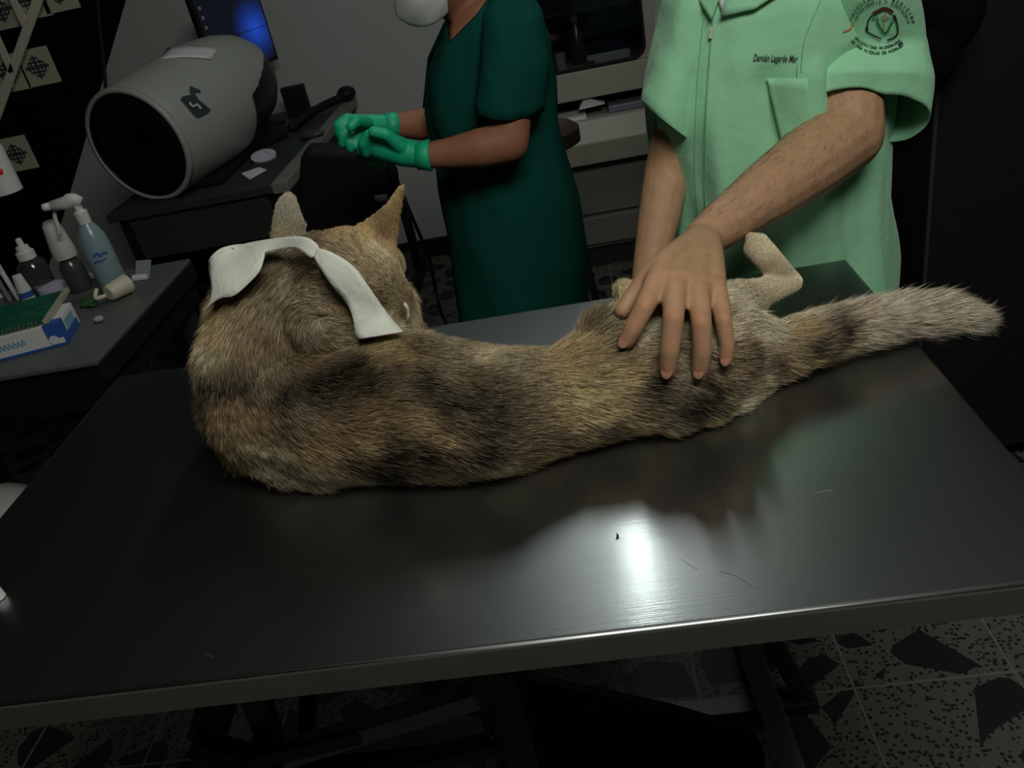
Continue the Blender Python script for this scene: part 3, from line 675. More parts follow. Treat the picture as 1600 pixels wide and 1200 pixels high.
# arm hair
def arm_hair(n):
    pts = []; K = 4
    chain = [(arm[i][0], arm[i][1]) for i in range(len(arm))]
    for _ in range(n):
        t_ = random.random() * 0.93 + 0.05; base = wr.lerp(elbow, t_); s_, u_ = frame(fd); a_ = random.random() * 2 * pi
        q = base + (s_ * math.cos(a_) + u_ * math.sin(a_)) * 0.08
        loc, nn, ii, dd_ = hbvh.find_nearest(q)
        if loc is None or nn.z < -0.5: continue
        fl = (-fd + Vector((0, 0, -0.5)) + Vector((random.gauss(0, .35), random.gauss(0, .35), random.gauss(0, .35)))); fl = (fl - nn * fl.dot(nn)).normalized()
        L = random.uniform(0.007, 0.015)
        for k in range(K):
            s = k / (K - 1); pts.append(loc + fl * L * s + nn * (0.0035 * (s - 0.6 * s * s)) - nn * 0.0002)
    c = len(pts) // K; cu = bpy.data.hair_curves.new('arm_hair'); cu.add_curves([K] * c)
    pos = np.array([tuple(p - man.location) for p in pts], dtype=np.float32); cu.attributes['position'].data.foreach_set('vector', pos.ravel())
    ra = cu.attributes.get('radius') or cu.attributes.new('radius', 'FLOAT', 'POINT')
    ra.data.foreach_set('value', np.tile(np.array([.00010, .00010, .00008, .00003], dtype=np.float32), c))
    o = bpy.data.objects.new('arm_hair', cu); COL.objects.link(o); o.parent = man; cu.materials.append(M['hair']); o['kind'] = 'stuff'
arm_hair(900)

# ---------------------------------------------- bandage strips on the neck
def ribbon(name, pairs, off, m, parent, th=0.0012, nn=5, depths=None, drape=None):
    """strip through (left pixel, right pixel) pairs laid on the fur"""
    rows = []
    L = spline([(p[0][0], p[0][1], 0) for p in pairs], 5); R_ = spline([(p[1][0], p[1][1], 0) for p in pairs], 5)
    O = spline([(q if not hasattr(q, '__len__') else q[0], 0, 0) for q in off], 5)
    for a, c, oo in zip(L, R_, O):
        row = []
        for k in range(nn + 1):
            q = a.lerp(c, k / nn); row.append(trace(bbvh, q.x, q.y, oo.x))
        rows.append(row)
    # relax the depth so that the cloth is not pulled into every hollow
    for _ in range(6):
        for i in range(1, len(rows) - 1):
            for k in range(nn + 1):
                d0 = depth(rows[i][k]); d1 = (depth(rows[i - 1][k]) + depth(rows[i + 1][k])) / 2
                rows[i][k] = CAM + (rows[i][k] - CAM) * ((d0 * 0.5 + min(d0, d1) * 0.5) / d0)
    bm = B(); rings(bm, rows, False, False, False)
    return mk(name, bm, m, parent, sm=True, solid=th)
bt = thing('bandage', trace(bbvh, 492, 390, 0.02), 'loose white gauze bandage tied around the neck of the coyote', 'bandage')
ribbon('tied_end', [((413, 391), (414, 396)), ((385, 382), (413, 404)), ((350, 386), (406, 424)), ((330, 402), (388, 444)), ((326, 418), (366, 462)), ((331, 450), (346, 466)), ((327, 475), (331, 475)), ((317, 486), (319, 486))],
       [.030, .030, .032, .034, .034, .032, .030, .030], M['gauze'], bt)
ribbon('strap', [((352, 386), (412, 398)), ((400, 378), (418, 394)), ((425, 374), (440, 390)), ((450, 371), (462, 388)), ((478, 371), (474, 394)), ((494, 380), (484, 402)), ((500, 390), (490, 402))],
       [.026, .026, .026, .026, .026, .024, .022], M['gauze'], bt)
ribbon('strap', [((496, 388), (490, 402)), ((510, 391), (500, 419)), ((535, 403), (516, 443)), ((556, 420), (530, 460)), ((572, 442), (545, 480)), ((590, 468), (552, 500)), ((610, 495), (555, 520)), ((630, 518), (560, 530))],
       [.026, .028, .028, .028, .028, .028, .026, .02], M['gauze'], bt)
bm = B(); tube(bm, [trace(bbvh, x, y, 0.012) for x, y in ((632, 474), (637, 482), (638, 492), (636, 505))], 0.002, 6)
prop(mk('muzzle_cord', bm, M['paper'], sm=True), 'thin white cord looped around the muzzle of the coyote', 'cord')

# ============================================================ MAN'S CLOTHES
def ell(cx, cy, z, a, b_, n=64, pw=2.5, tilt=0.0):
    out = []
    for k in range(n):
        th = 2 * pi * k / n; c, s = math.cos(th), math.sin(th)
        x = a * math.copysign(abs(c) ** (2 / pw), c); y = b_ * math.copysign(abs(s) ** (2 / pw), s)
        out.append(Vector((cx + x, cy + y, z + tilt * x)))
    return out
def folds(p, amp, seed, sx=16, sz=3.0):
    n = noise.noise(Vector((p.x * sx + seed, p.y * sx, p.z * sz))) + 0.5 * noise.noise(Vector((p.x * sx * 2.3, p.y * sx * 2.3 + seed, p.z * sz * 2 + p.x * 9)))
    return amp * n
def interp_rings(keys, n):
    """keys: (z,cx,cy,a,b)"""
    out = []
    ks = spline([(0, 0, 0)], 1)
    for i in range(len(keys) - 1):
        for k in range(n):
            t_ = k / n; t2 = t_ * t_ * (3 - 2 * t_) if False else t_
            out.append([keys[i][q] * (1 - t2) + keys[i + 1][q] * t2 for q in range(5)])
    out.append(list(keys[-1])); return out
keys = [(0.68, 0.352, 1.475, 0.215, 0.155), (0.80, 0.350, 1.473, 0.205, 0.148), (0.92, 0.345, 1.47, 0.192, 0.142), (1.04, 0.340, 1.47, 0.186, 0.138), (1.14, 0.338, 1.47, 0.188, 0.138),
        (1.22, 0.345, 1.47, 0.182, 0.136), (1.28, 0.350, 1.47, 0.178, 0.128), (1.33, 0.350, 1.47, 0.168, 0.112), (1.365, 0.346, 1.468, 0.13, 0.095), (1.385, 0.342, 1.465, 0.095, 0.085)]
rs = []
for z, cx, cy, a_, b_ in interp_rings(keys, 5):
    ring_ = ell(cx, cy, z, a_, b_, 96)
    cc_ = Vector((cx, cy, z)); amp = 0.030 if z < 1.20 else 0.010
    ring_ = [p + (p - cc_).normalized() * folds(p, amp, 3.1, 14, 2.5) for p in ring_]
    rs.append(ring_)
bm = B(); rings(bm, rs, False, False)
shirt = mk('shirt', bm, M['shirt'], man, sm=True, solid=0.002)
def pring(pl, pr, y, b_, tiltb=0.0, n=48, vec=None):
    """ring whose left/right extremes are seen at the two pixels; vec = direction of the other half axis"""
    l = Y(pl[0], pl[1], y[0]); r_ = Y(pr[0], pr[1], y[1]); c = (l + r_) / 2; h = (r_ - l) / 2; v = Vector(vec).normalized() * b_
    return [c + h * math.cos(2 * pi * k / n) + v * math.sin(2 * pi * k / n) for k in range(n)]
def lerp_rings(R_, n):
    out = []
    for i in range(len(R_) - 1):
        for k in range(n): out.append([a.lerp(b_, k / n) for a, b_ in zip(R_[i], R_[i + 1])])
    out.append(R_[-1]); return out
ye = elbow.y
sl = lerp_rings([pring((1285, -95), (1395, -85), (1.46, 1.46), 0.07, vec=(0.1, 1, 0.1)),
                 pring((1262, -40), (1432, -30), (1.42, 1.42), 0.085, vec=(0.1, 1, 0.15)),
                 pring((1246, 60), (1443, 50), (ye + .11, ye + .11), 0.088, vec=(0.1, 1, 0.0)),
                 pring((1243, 125), (1448, 125), (ye + .055, ye + .055), 0.083, vec=(0.05, 0.92, -0.35)),
                 pring((1250, 180), (1451, 190), (ye + .02, ye + .02), 0.070, vec=(0.12, 0.60, -0.80))], 6)
bm = B(); sl2 = []
for i, r_ in enumerate(sl):
    c = sum(r_, Vector()) / len(r_)
    sl2.append([p + (p - c).normalized() * folds(p, 0.011, 8.2, 13, 6) for p in r_])
rings(bm, sl2, False, False)
sleeve1 = mk('sleeve', bm, M['shirt'], man, sm=True, solid=0.002)
sl = lerp_rings([pring((1060, -60), (1130, -60), (1.46, 1.46), 0.06, vec=(0, 1, 0)), pring((1040, -5), (1110, -10), (1.45, 1.45), 0.075, vec=(0, 1, 0)),
                 pring((1024, 70), (1105, 75), (1.44, 1.44), 0.078, vec=(0, 1, 0)), pring((999, 152), (1085, 215), (1.42, 1.42), 0.078, vec=(0.1, 1, -0.2)),
                 pring((1001, 158), (1085, 222), (1.42, 1.42), 0.077, vec=(0.1, 1, -0.2))], 6)
bm = B(); rings(bm, [[p + (p - sum(r_, Vector()) / len(r_)).normalized() * folds(p, 0.009, 1.2, 14, 4) for p in r_] for r_ in sl], False, False)
sleeve2 = mk('sleeve', bm, M['shirt'], man, sm=True, solid=0.002)
tb = bvh_of(shirt); sb = bvh_of(shirt, sleeve1, sleeve2)
def onshirt(px, py, off=0.0016):
    p = hit(sb, px, py, off)
    return p if p is not None else Y(px, py, 1.33)
def ontorso(px, py, off=0.002):
    p = hit(tb, px, py, off)
    return p if p is not None else Y(px, py, 1.33)
# zip, seams, pocket
bm = B(); strokes(bm, [(1118, -40), (1114, 30), (1108, 100), (1102, 200), (1101, 300), (1104, 345)], 1.6, lambda x, y: ontorso(x, y, 0.0025)); mk('zip', bm, M['seam'], man, solid=0.0008)
bm = B(); strokes(bm, [(1099, 30), (1089, 140), (1085, 260), (1090, 350)], 1.0, lambda x, y: ontorso(x, y, 0.002)); strokes(bm, [(1246, 100), (1243, 190)], 1.5, lambda x, y: ontorso(x, y, 0.002))
strokes(bm, [(1252, 112), (1258, 60), (1283, 0)], 1.5, lambda x, y: onshirt(x, y, 0.002)); mk('seam', bm, M['seam'], man)
bm = B(); strokes(bm, [(1113, 42), (1112, 50), (1110, 60)], 5, lambda x, y: ontorso(x, y, 0.005)); mk('zip_pull', bm, M['offwhite'], man, solid=0.002)
def patch(name, cor, m, fn, nx=10, ny=10, parent=man, solid=0.0012):
    bm = B(); a, b_, c, d = [Vector((p[0], p[1], 0)) for p in cor]; rows = []
    for j in range(ny + 1):
        rows.append([fn(*(a.lerp(b_, i / nx).lerp(d.lerp(c, i / nx), j / ny)).xy) for i in range(nx + 1)])
    rings(bm, rows, False, False, False); return mk(name, bm, m, parent, sm=True, solid=solid)
patch('pocket', [(1198, 122), (1262, 122), (1290, 320), (1226, 240)], M['shirt'], lambda x, y: ontorso(x, y, 0.005), solid=0.003)
# collar: two lapels
def lapel(cor, y0, y1):
    return patch('collar', cor, M['shirt'], lambda x, y: ontorso(x, y, 0.008), 6, 6, solid=0.003)
lapel([(1062, -45), (1108, -60), (1128, -12), (1112, 32)], 0, 0); lapel([(1150, -60), (1262, -40), (1180, 14), (1126, 26)], 0, 0)
bm = B(); rr_ = [ell(0.342, 1.462, 1.375, 0.085, 0.078, 40), ell(0.342, 1.46, 1.41, 0.075, 0.072, 40)]; rings(bm, rr_, False, False); mk('collar_band', bm, M['shirt'], man, sm=True, solid=0.004)
patch('undershirt', [(1118, -20), (1158, -30), (1142, 8), (1127, 18)], M['paper'], lambda x, y: ontorso(x, y, 0.003), 4, 4)
# embroidered name
vs, ps = text_mesh('Damián Lagarde Mar', 1.0, 0.35, 0.01)
x0 = min(v.x for v in vs); x1 = max(v.x for v in vs)
def fmap(v):
    u = (v.x - x0) / (x1 - x0); px = 1177 + u * 70; py = 95 + u * 2.0 - v.y * 15.5
    return ontorso(px, py, 0.0022)
bm = B(); add_mapped(bm, vs, ps, fmap); mk('embroidered_name', bm, M['thread'], man)
# sleeve emblem
def arc_text(s, cx, cy, r, a0, a1, h, top=True, bold=0.03):
    bm = B(); n = len(s)
    for i, ch in enumerate(s):
        if ch == ' ': continue
        a = math.radians(a0 + (a1 - a0) * (i + 0.5) / n); vs, ps = text_mesh(ch, 1.0, 0, bold)
        if not vs: continue
        ux, uy = (math.sin(-a), 0), 0
        rx, ry = math.cos(a), -math.sin(a)           # outward
        tx, ty = (-ry, rx) if top else (ry, -rx)      # reading direction
        ox, oy = (rx, ry) if top else (-rx, -ry)
        bx, by = cx + rx * r, cy + ry * r
        wx = 0.85 * h * 1.0
        add_mapped(bm, vs, ps, lambda v: onshirt(bx + tx * v.x * wx + ox * v.y * h, by + ty * v.x * wx + oy * v.y * h, 0.0022))
    return bm
em = mk('emblem_text', arc_text('FACULTAD DE MEDICINA', 1378, 46, 48, 165, 10, 7.5), M['thread'], man)
mk('emblem_text', arc_text('VETERINARIA Y ZOOTECNIA', 1378, 46, 41, 163, 12, 6.5), M['thread'], man)
mk('emblem_text', arc_text('UNIVERSIDAD MICHOACANA', 1374, 26, 51, 220, 312, 6.5, False), M['thread'], man)
mk('emblem_text', arc_text('DE SAN NICOLAS DE HIDALGO', 1374, 26, 59, 221, 310, 6.5, False), M['thread'], man)
fs = lambda x, y: onshirt(x, y, 0.0022)
bm = B(); strokes(bm, [(1363, 24), (1357, 32), (1355, 44), (1356, 50), (1364, 55), (1377, 61)], 2.4, fs); strokes(bm, [(1395, 23), (1401, 34), (1403, 50), (1398, 58), (1386, 63)], 2.4, fs)
strokes(bm, [(1354, 43), (1355, 48)], 5, fs); strokes(bm, [(1397, 24), (1400, 32)], 4.5, fs); strokes(bm, [(1410, 66), (1404, 71)], 4, fs)
mk('emblem_outline', bm, M['thread'], man)
bm = B(); strokes(bm, [(1364, 22), (1372, 18), (1380, 14), (1388, 15), (1395, 20)], 6, fs); mk('emblem_crest', bm, M['thread_brown'], man)
bm = B(); strokes(bm, [(1370, 33), (1376, 44), (1381, 51), (1386, 50), (1391, 40), (1395, 34)], 3.2, fs); strokes(bm, [(1363, 32), (1365, 28), (1368, 31), (1371, 27), (1373, 33)], 1.6, fs); strokes(bm, [(1376, 29), (1382, 32), (1388, 29), (1394, 31)], 1.3, fs); mk('emblem_letters', bm, M['thread_green'], man)
bm = B(); strokes(bm, [(1383, 21), (1382, 32), (1381, 46)], 1.6, fs); strokes(bm, [(1377, 26), (1383, 24), (1389, 26)], 1.2, fs); mk('emblem_staff', bm, M['thread_orange'], man)
bm = B(); strokes(bm, [(1318, 49), (1325, 47), (1330, 44), (1332, 37)], 3.0, fs); mk('emblem_flame', bm, M['thread_orange'], man)
# hair, eyes, mouth, trousers, shoes of the man (above and below the picture)
bm = B(); ball(bm, hd + Vector((0, 0.022, 0.055)), 0.092, 20, (0.9, 1.06, 0.95)); mk('hair', bm, M['hair'], man, sm=True)
for s_ in (-1, 1):
    bm = B(); ball(bm, hd + Vector((s_ * 0.031, -0.083, 0.012)), 0.011, 12); mk('eye', bm, M['paper'], man, sm=True)
    bm = B(); ball(bm, Vector((0.34 + s_ * 0.11, 1.46, 0.045)), 0.05, 16, (0.9, 2.4, 0.9)); mk('shoe', bm, M['black_gloss'], man, sm=True)
bm = B(); ball(bm, hd + Vector((0, -0.082, -0.052)), 0.02, 12, (1.2, 0.4, 0.35)); mk('mouth', bm, M['nail'], man, sm=True)
bm = B()
for s_ in (-1, 1): lathe(bm, (0.34 + s_ * 0.10, 1.50, 0.09), (0, 0, 1), [(0, 0.065), (0.35, 0.078), (0.72, 0.105)], 24)
mk('trousers', bm, M['trousers'], man, sm=True)

# ============================================================ NURSE
nurse = thing('person', (-0.14, 2.0, 0), 'person in dark green dress, white face mask and bright green rubber gloves', 'person')
ny = 1.95
def NY(px, py, dy=0): return Y(px, py, ny + dy)
def nr(px, py, rp, dy=0): p = NY(px, py, dy); return (p, rp / F * depth(p))
n_arm = [nr(797, 70, 26, -.09), nr(800, 165, 33, -.13), nr(795, 222, 32, -.16), nr(750, 232, 31, -.17), nr(700, 240, 24, -.17), nr(664, 243, 20, -.17)]
f_arm = [nr(735, 150, 28, .12), nr(690, 192, 27, .10), nr(655, 195, 24, .08), nr(610, 196, 17, .06)]
n_hand = [[nr(664, 243, 20, -.17), nr(630, 238, 22, -.16), nr(595, 226, 24, -.15)]]
fh = [[nr(610, 196, 17, .06), nr(585, 196, 17, .04), nr(560, 195, 16, .02)]]
hdp = NY(690, -62, 0.0)
n_head = [(NY(735, 20, 0.02), 0.055), (NY(715, -20, 0.0), 0.055), (hdp + Vector((0, 0, -0.02)), 0.085, (1.05, 0.9, 1.1)), (hdp + Vector((0.01, 0, 0.04)), 0.088, (1.05, 0.9, 1))]
n_torso = [(NY(770, 60, .03), 0.06), (NY(768, 160, .03), 0.065), (NY(790, 280, .03), 0.07), (NY(810, 400, .03), 0.07)]
n_legs = [[(Vector((-0.14, 2.0 + s_ * 0.09, 0.55)), 0.07), (Vector((-0.14, 2.0 + s_ * 0.09, 0.1)), 0.045), (Vector((-0.22, 2.0 + s_ * 0.09, 0.05)), 0.035)] for s_ in (-1, 1)]
n_nose = [[(hdp + Vector((-0.09, -0.01, -0.01)), 0.012), (hdp + Vector((-0.105, -0.01, -0.03)), 0.014)]]
nb = blob('body', [n_arm, f_arm, n_head, n_torso, [(NY(795, 60, -.09), .035), (NY(760, 45, .05), .035)]] + n_legs + n_nose, 0.006, 5, M['skin2'], nurse)
g1 = n_hand + [[nr(600, 222, 15, -.16), nr(578, 212, 10.5, -.17), nr(568, 224, 9.5, -.17), nr(572, 238, 8.5, -.16)], [nr(598, 228, 14, -.15), nr(574, 222, 10, -.14), nr(566, 236, 9, -.14), nr(578, 246, 8, -.13)],
               [nr(600, 235, 13, -.13), nr(582, 240, 10, -.12), nr(578, 250, 9, -.12), nr(590, 255, 8, -.12)], [nr(604, 240, 12, -.12), nr(592, 248, 9, -.11), nr(590, 257, 8, -.10), nr(598, 258, 7, -.10)],
               [nr(625, 228, 12, -.18), nr(603, 210, 9.5, -.20), nr(583, 206, 8.5, -.20)]]
blob('glove', g1, 0.0032, 4, M['glove'], nurse)
g2 = fh + [[nr(562, 190, 11, .02), nr(542, 186, 9, .0), nr(530, 196, 9, -.01), nr(531, 210, 8, -.01)], [nr(560, 196, 11, .01), nr(544, 200, 9, -.01), nr(536, 212, 9, -.02), nr(536, 224, 8, -.02)],
           [nr(563, 202, 11, .0), nr(550, 212, 9, -.02), nr(546, 224, 8, -.03), nr(548, 232, 7, -.03)], [nr(566, 204, 10, .0), nr(556, 216, 8, -.02), nr(556, 228, 7, -.03)], [nr(572, 192, 11, .0), nr(556, 190, 9, -.05), nr(548, 198, 8, -.06)]]
blob('glove', g2, 0.0032, 4, M['glove'], nurse)
for c, d in ((nr(664, 243, 20, -.17), (NY(700, 241, -.17) - NY(664, 243, -.17))), (nr(612, 196, 17, .06), (NY(650, 196, .08) - NY(612, 196, .06)))):
    bm = B(); r_ = c[1] + 0.003; lathe(bm, c[0] - d.normalized() * 0.018, d, [(0, r_ * 0.95), (0.015, r_ * 1.0), (0.03, r_ * 1.12), (0.031, r_ * 1.0)], 28, False, False); mk('glove_cuff', bm, M['glove'], nurse, sm=True, solid=0.0015)
# dress: rings from hem to neck, silhouettes from the picture
dk = [((705, 640), (955, 610), .13), ((716, 500), (918, 470), .145), ((708, 400), (917, 380), .14), ((690, 300), (902, 300), .135), ((684, 250), (885, 240), .13), ((662, 175), (870, 185), .14), ((664, 130), (866, 120), .145), ((682, 80), (858, 60), .14), ((700, 40), (838, 15), .13), ((728, 5), (815, -20), .11), ((748, -8), (798, -30), .085)]
R_ = [pring(a, c, (ny + .02, ny + .05), b_, vec=(0, 1, 0), n=72) for a, c, b_ in dk]
R_ = lerp_rings(R_, 4)
bm = B(); rings(bm, [[p + (p - sum(r_, Vector()) / len(r_)).normalized() * folds(p, 0.016, 5.5, 9, 2.5) for p in r_] for r_ in R_], False, False)
dress = mk('dress', bm, M['scrub'], nurse, sm=True, solid=0.002)
sl = lerp_rings([pring((765, -30), (825, -25), (ny - .04, ny - .02), .05, vec=(0, 1, 0.1), n=40), pring((756, 20), (845, 20), (ny - .09, ny - .07), .07, vec=(0, 1, 0.1), n=40), pring((750, 90), (858, 90), (ny - .12, ny - .09), .075, vec=(0, 1, .1), n=40), pring((742, 172), (850, 168), (ny - .15, ny - .10), .075, vec=(0, 1, 0.1), n=40)], 5)
bm = B(); rings(bm, [[p + (p - sum(r_, Vector()) / len(r_)).normalized() * folds(p, 0.009, 2.5, 12, 4) for p in r_] for r_ in sl], False, False); mk('sleeve', bm, M['scrub'], nurse, sm=True, solid=0.002)
sl = lerp_rings([pring((700, 20), (760, 10), (ny + .10, ny + .10), .05, vec=(0, 1, 0.1), n=32), pring((668, 90), (750, 90), (ny + .13, ny + .13), .06, vec=(0, 1, .1), n=32), pring((660, 168), (745, 178), (ny + .13, ny + .13), .06, vec=(0, 1, 0.1), n=32)], 4)
bm = B(); rings(bm, sl, False, False); mk('sleeve', bm, M['scrub'], nurse, sm=True, solid=0.002)
# skin of the neckline
nbv = bvh_of(dress, nb)
def ond(x, y, off=0.003):
    p = hit(nbv, x, y, off); return p if p is not None else trace(nbv, x, y, off)
patch('neckline', [(700, -12), (780, -28), (745, 22), (702, 66)], M['skin2'], ond, 6, 8, nurse)
# mask
bm = B(); mr = []
for j in range(9):
    v = j / 8; row = []
    for i in range(11):
        u = i / 10; px = 618 + 92 * u + (1 - v) * (-4); bl = 40 * math.sin(pi * min(u * 0.9 + 0.12, 1)) ** 0.6
        py = -60 + (60 + 2 + bl) * v
        dy = -0.02 - 0.075 * math.sin(pi * (0.15 + 0.75 * u)) * math.sin(pi * (0.2 + 0.6 * v)) + 0.003 * math.sin(u * 13 + v * 9)
        row.append(NY(px, py, dy))
    mr.append(row)
rings(bm, mr, False, False, False); mk('face_mask', bm, M['mask'], nurse, sm=True, solid=0.004, sub=1)
bm = B(); ball(bm, hdp + Vector((0.03, 0.0, 0.05)), 0.1, 20, (1, 0.95, 1)); ball(bm, hdp + Vector((0.12, 0.0, 0.02)), 0.05, 14); mk('hair', bm, M['hair'], nurse, sm=True)
for s_ in (-1, 1):
    bm = B(); ball(bm, hdp + Vector((-0.088, s_ * 0.03, 0.025)), 0.01, 12); mk('eye', bm, M['paper'], nurse, sm=True)
bm = B()
for s_ in (-1, 1): ball(bm, Vector((-0.19, 2.0 + s_ * 0.09, 0.04)), 0.045, 14, (2.4, 0.9, 0.85))
mk('shoes', bm, M['black'], nurse, sm=True)

# ============================================================ WHITE CABINET BEHIND
cb = thing('glass_cabinet', (0.2, 3.55, 0), 'off-white cabinet with rounded glass doors above an open shelf and drawers', 'cabinet')
CY = 3.45; cx0, cx1 = -0.16, 0.52
def cz(px, py): return Y(px, py, CY).z
z_floor = 0.0; z_u = Y(940, 248, CY).z; z_c = Y(940, 205, CY).z; z_s0 = Y(940, 182, CY).z; z_s1 = Y(940, 150, CY).z; z_w = Y(940, 100, CY).z
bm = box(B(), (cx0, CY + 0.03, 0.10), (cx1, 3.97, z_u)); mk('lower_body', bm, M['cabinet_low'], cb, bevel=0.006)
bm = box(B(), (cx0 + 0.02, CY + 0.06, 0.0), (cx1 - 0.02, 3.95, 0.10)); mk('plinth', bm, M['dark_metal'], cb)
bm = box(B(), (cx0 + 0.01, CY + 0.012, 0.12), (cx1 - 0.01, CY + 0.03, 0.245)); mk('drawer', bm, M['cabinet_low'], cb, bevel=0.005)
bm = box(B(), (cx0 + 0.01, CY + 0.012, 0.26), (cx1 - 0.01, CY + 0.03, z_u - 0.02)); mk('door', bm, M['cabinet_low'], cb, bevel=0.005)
bm = B(); rings(bm, [[(x, CY - 0.06, z_u), (x, CY - 0.075, z_c - 0.02), (x, CY - 0.06, z_c), (x, CY - 0.02, z_s0), (x, 3.97, z_s0), (x, 3.97, z_u)] for x in (cx0 - 0.02, cx1 + 0.02)]); mk('counter', bm, M['cabinet'], cb, bevel=0.006)
bm = box(B(), (cx0, 3.95, z_s0), (cx1, 3.97, z_s1)); box(bm, (cx0, CY + 0.02, z_s0), (cx0 + 0.02, 3.97, z_s1)); box(bm, (cx1 - 0.02, CY + 0.02, z_s0), (cx1, 3.97, z_s1)); mk('niche', bm, M['inside'], cb)
zt = 1.9
bm = box(B(), (cx0, CY, z_s1), (cx1, 3.97, z_s1 + 0.11)); mk('rail', bm, M['cabinet'], cb, bevel=0.004)
# upper carcass and door with rounded window
bm = box(B(), (cx0, 3.94, z_s1 + .11), (cx1, 3.97, zt)); box(bm, (cx0, CY + .02, z_s1 + .11), (cx0 + .02, 3.97, zt)); box(bm, (cx1 - .02, CY + .02, z_s1 + .11), (cx1, 3.97, zt)); box(bm, (cx0, CY + .02, zt), (cx1, 3.97, zt + .02))
mk('upper_body', bm, M['inside'], cb)
wx1 = Y(1005, 50, CY).x; wx0 = cx0 + 0.05; wz0 = Y(985, 92, CY).z; wz1 = zt - 0.06; rad = 0.055
def rrect(x0, x1, z0, z1, r, y, n=8):
    out = []
    for (cx, cz_, a0) in ((x1 - r, z1 - r, 0), (x0 + r, z1 - r, pi / 2), (x0 + r, z0 + r, pi), (x1 - r, z0 + r, 3 * pi / 2)):
        for k in range(n + 1): a = a0 + pi / 2 * k / n; out.append(Vector((cx + r * math.cos(a), y, cz_ + r * math.sin(a))))
    return out
z0d = z_s1 + 0.112
bm = B(); inn = rrect(wx0, wx1, wz0, wz1, rad, CY); out_ = rrect(cx0, cx1, z0d, zt + 0.02, 0.004, CY)
rings(bm, [[p + Vector((0, 0.02, 0)) for p in inn], inn, out_, [p + Vector((0, 0.02, 0)) for p in out_]], False, False)
dr = mk('glass_door', bm, M['cabinet'], cb)
bm = B(); g0 = rrect(wx0 - .004, wx1 + .004, wz0 - .004, wz1 + .004, rad, CY + .014); rings(bm, [g0, [p + Vector((0, .004, 0)) for p in g0]]); mk('pane', bm, M['glass'], dr)
bm = B(); g1_ = rrect(wx0 - .006, wx1 + .006, wz0 - .006, wz1 + .006, rad, CY - .002); g2_ = rrect(wx0 + .005, wx1 - .005, wz0 + .005, wz1 - .005, rad - .006, CY - .002)
rings(bm, [g1_, g2_, [p + Vector((0, .01, 0)) for p in g2_]], False, False); mk('gasket', bm, M['black'], dr)
zsh = Y(900, 12, 3.55).z
for zz in (wz0 - 0.012, zsh, zsh + .3):
    bm = box(B(), (cx0 + .02, CY + .03, zz - .01), (cx1 - .02, 3.94, zz)); mk('shelf', bm, M['cabinet_low'] if zz == wz0 - 0.012 else M['inside'], cb)
# things inside
zb = wz0 - 0.011
def lathe_thing(name, base, prof, m, label, cat, group=None, axis=(0, 0, 1), sm=True, parts=()):
    t_ = thing(name, base, label, cat, group)
    bm = B(); lathe(bm, base, axis, prof, 28); mk(parts[0][0] if False else 'body', bm, m, t_, sm=True, ang=0.7)
    for nm, pr, mm in parts:
        bm = B(); lathe(bm, base, axis, pr, 28); mk(nm, bm, mm, t_, sm=True, ang=0.7)
    return t_
p = Y(905, 90, 3.6); lathe_thing('bottle', (p.x, 3.6, zb), [(0, .028), (.004, .032), (.12, .032), (.15, .014), (.17, .012)], M['clear'], 'clear bottle with white cap behind the cabinet glass', 'bottle', parts=[('cap', [(.165, .015), (.19, .014)], M['white'])])
p = Y(878, 110, 3.56); lathe_thing('jar', (p.x, 3.56, zb), [(0, .02), (.05, .022), (.055, .015)], M['offwhite'], 'small pale jar at the left corner of the cabinet shelf', 'jar', parts=[('lid', [(.052, .022), (.066, .022)], M['offwhite'])])
p = Y(950, 85, 3.62); bm = box(B(), (p.x - .09, 3.54, zb), (p.x + .085, 3.75, zb + .035)); prop(mk('folded_cloth', bm, M['paper'], bevel=.01), 'white folded cloth lowest in the stack behind the cabinet glass', 'cloth')
bm = box(B(), (p.x - .08, 3.55, zb + .036), (p.x + .075, 3.74, zb + .075)); prop(mk('folded_cloth', bm, mat('navy_cloth', (.02, .03, .07), .9), bevel=.01), 'dark blue folded cloth on the white one behind the cabinet glass', 'cloth')
p = Y(938, 98, 3.5); bm = box(B(), (p.x - .02, 3.5, zb), (p.x - .07, 3.53, zb + .018)); prop(mk('small_box', bm, mat('rust_card', (.25, .06, .03), .7), bevel=.002), 'small rust red box at the foot of the cabinet shelf', 'box')
# things in the open niche
p = Y(918, 165, 3.47)
bm = B(); poly(bm, [Y(905, 172, 3.47), Y(946, 162, 3.47), Y(930, 157, 3.47), Y(914, 150, 3.47)], .05, (0, 1, 0)); o = mk('paper_bag', bm, M['paper']); prop(o, 'crumpled white paper peak in the open shelf of the cabinet', 'paper')
bm = B(); pts = []
a = Y(870, 182, 3.46); c = Y(915, 172, 3.46); box(bm, (a.x, 3.44, z_s0 + .001), (c.x, 3.6, z_s0 + .012)); prop(mk('paper_stack', bm, M['paper'], bevel=.003), 'flat white papers lying at the left of the cabinet shelf', 'paper')
a = Y(950, 162, 3.46); c = Y(1010, 150, 3.46); box_ = box(B(), (a.x, 3.47, z_s0 + .001), (c.x + .05, 3.65, z_s0 + .03)); prop(mk('plastic_tray', box_, mat('grey_plastic', (.16, .17, .22), .4), bevel=.006), 'grey blue plastic tray at the right of the open cabinet shelf', 'tray')

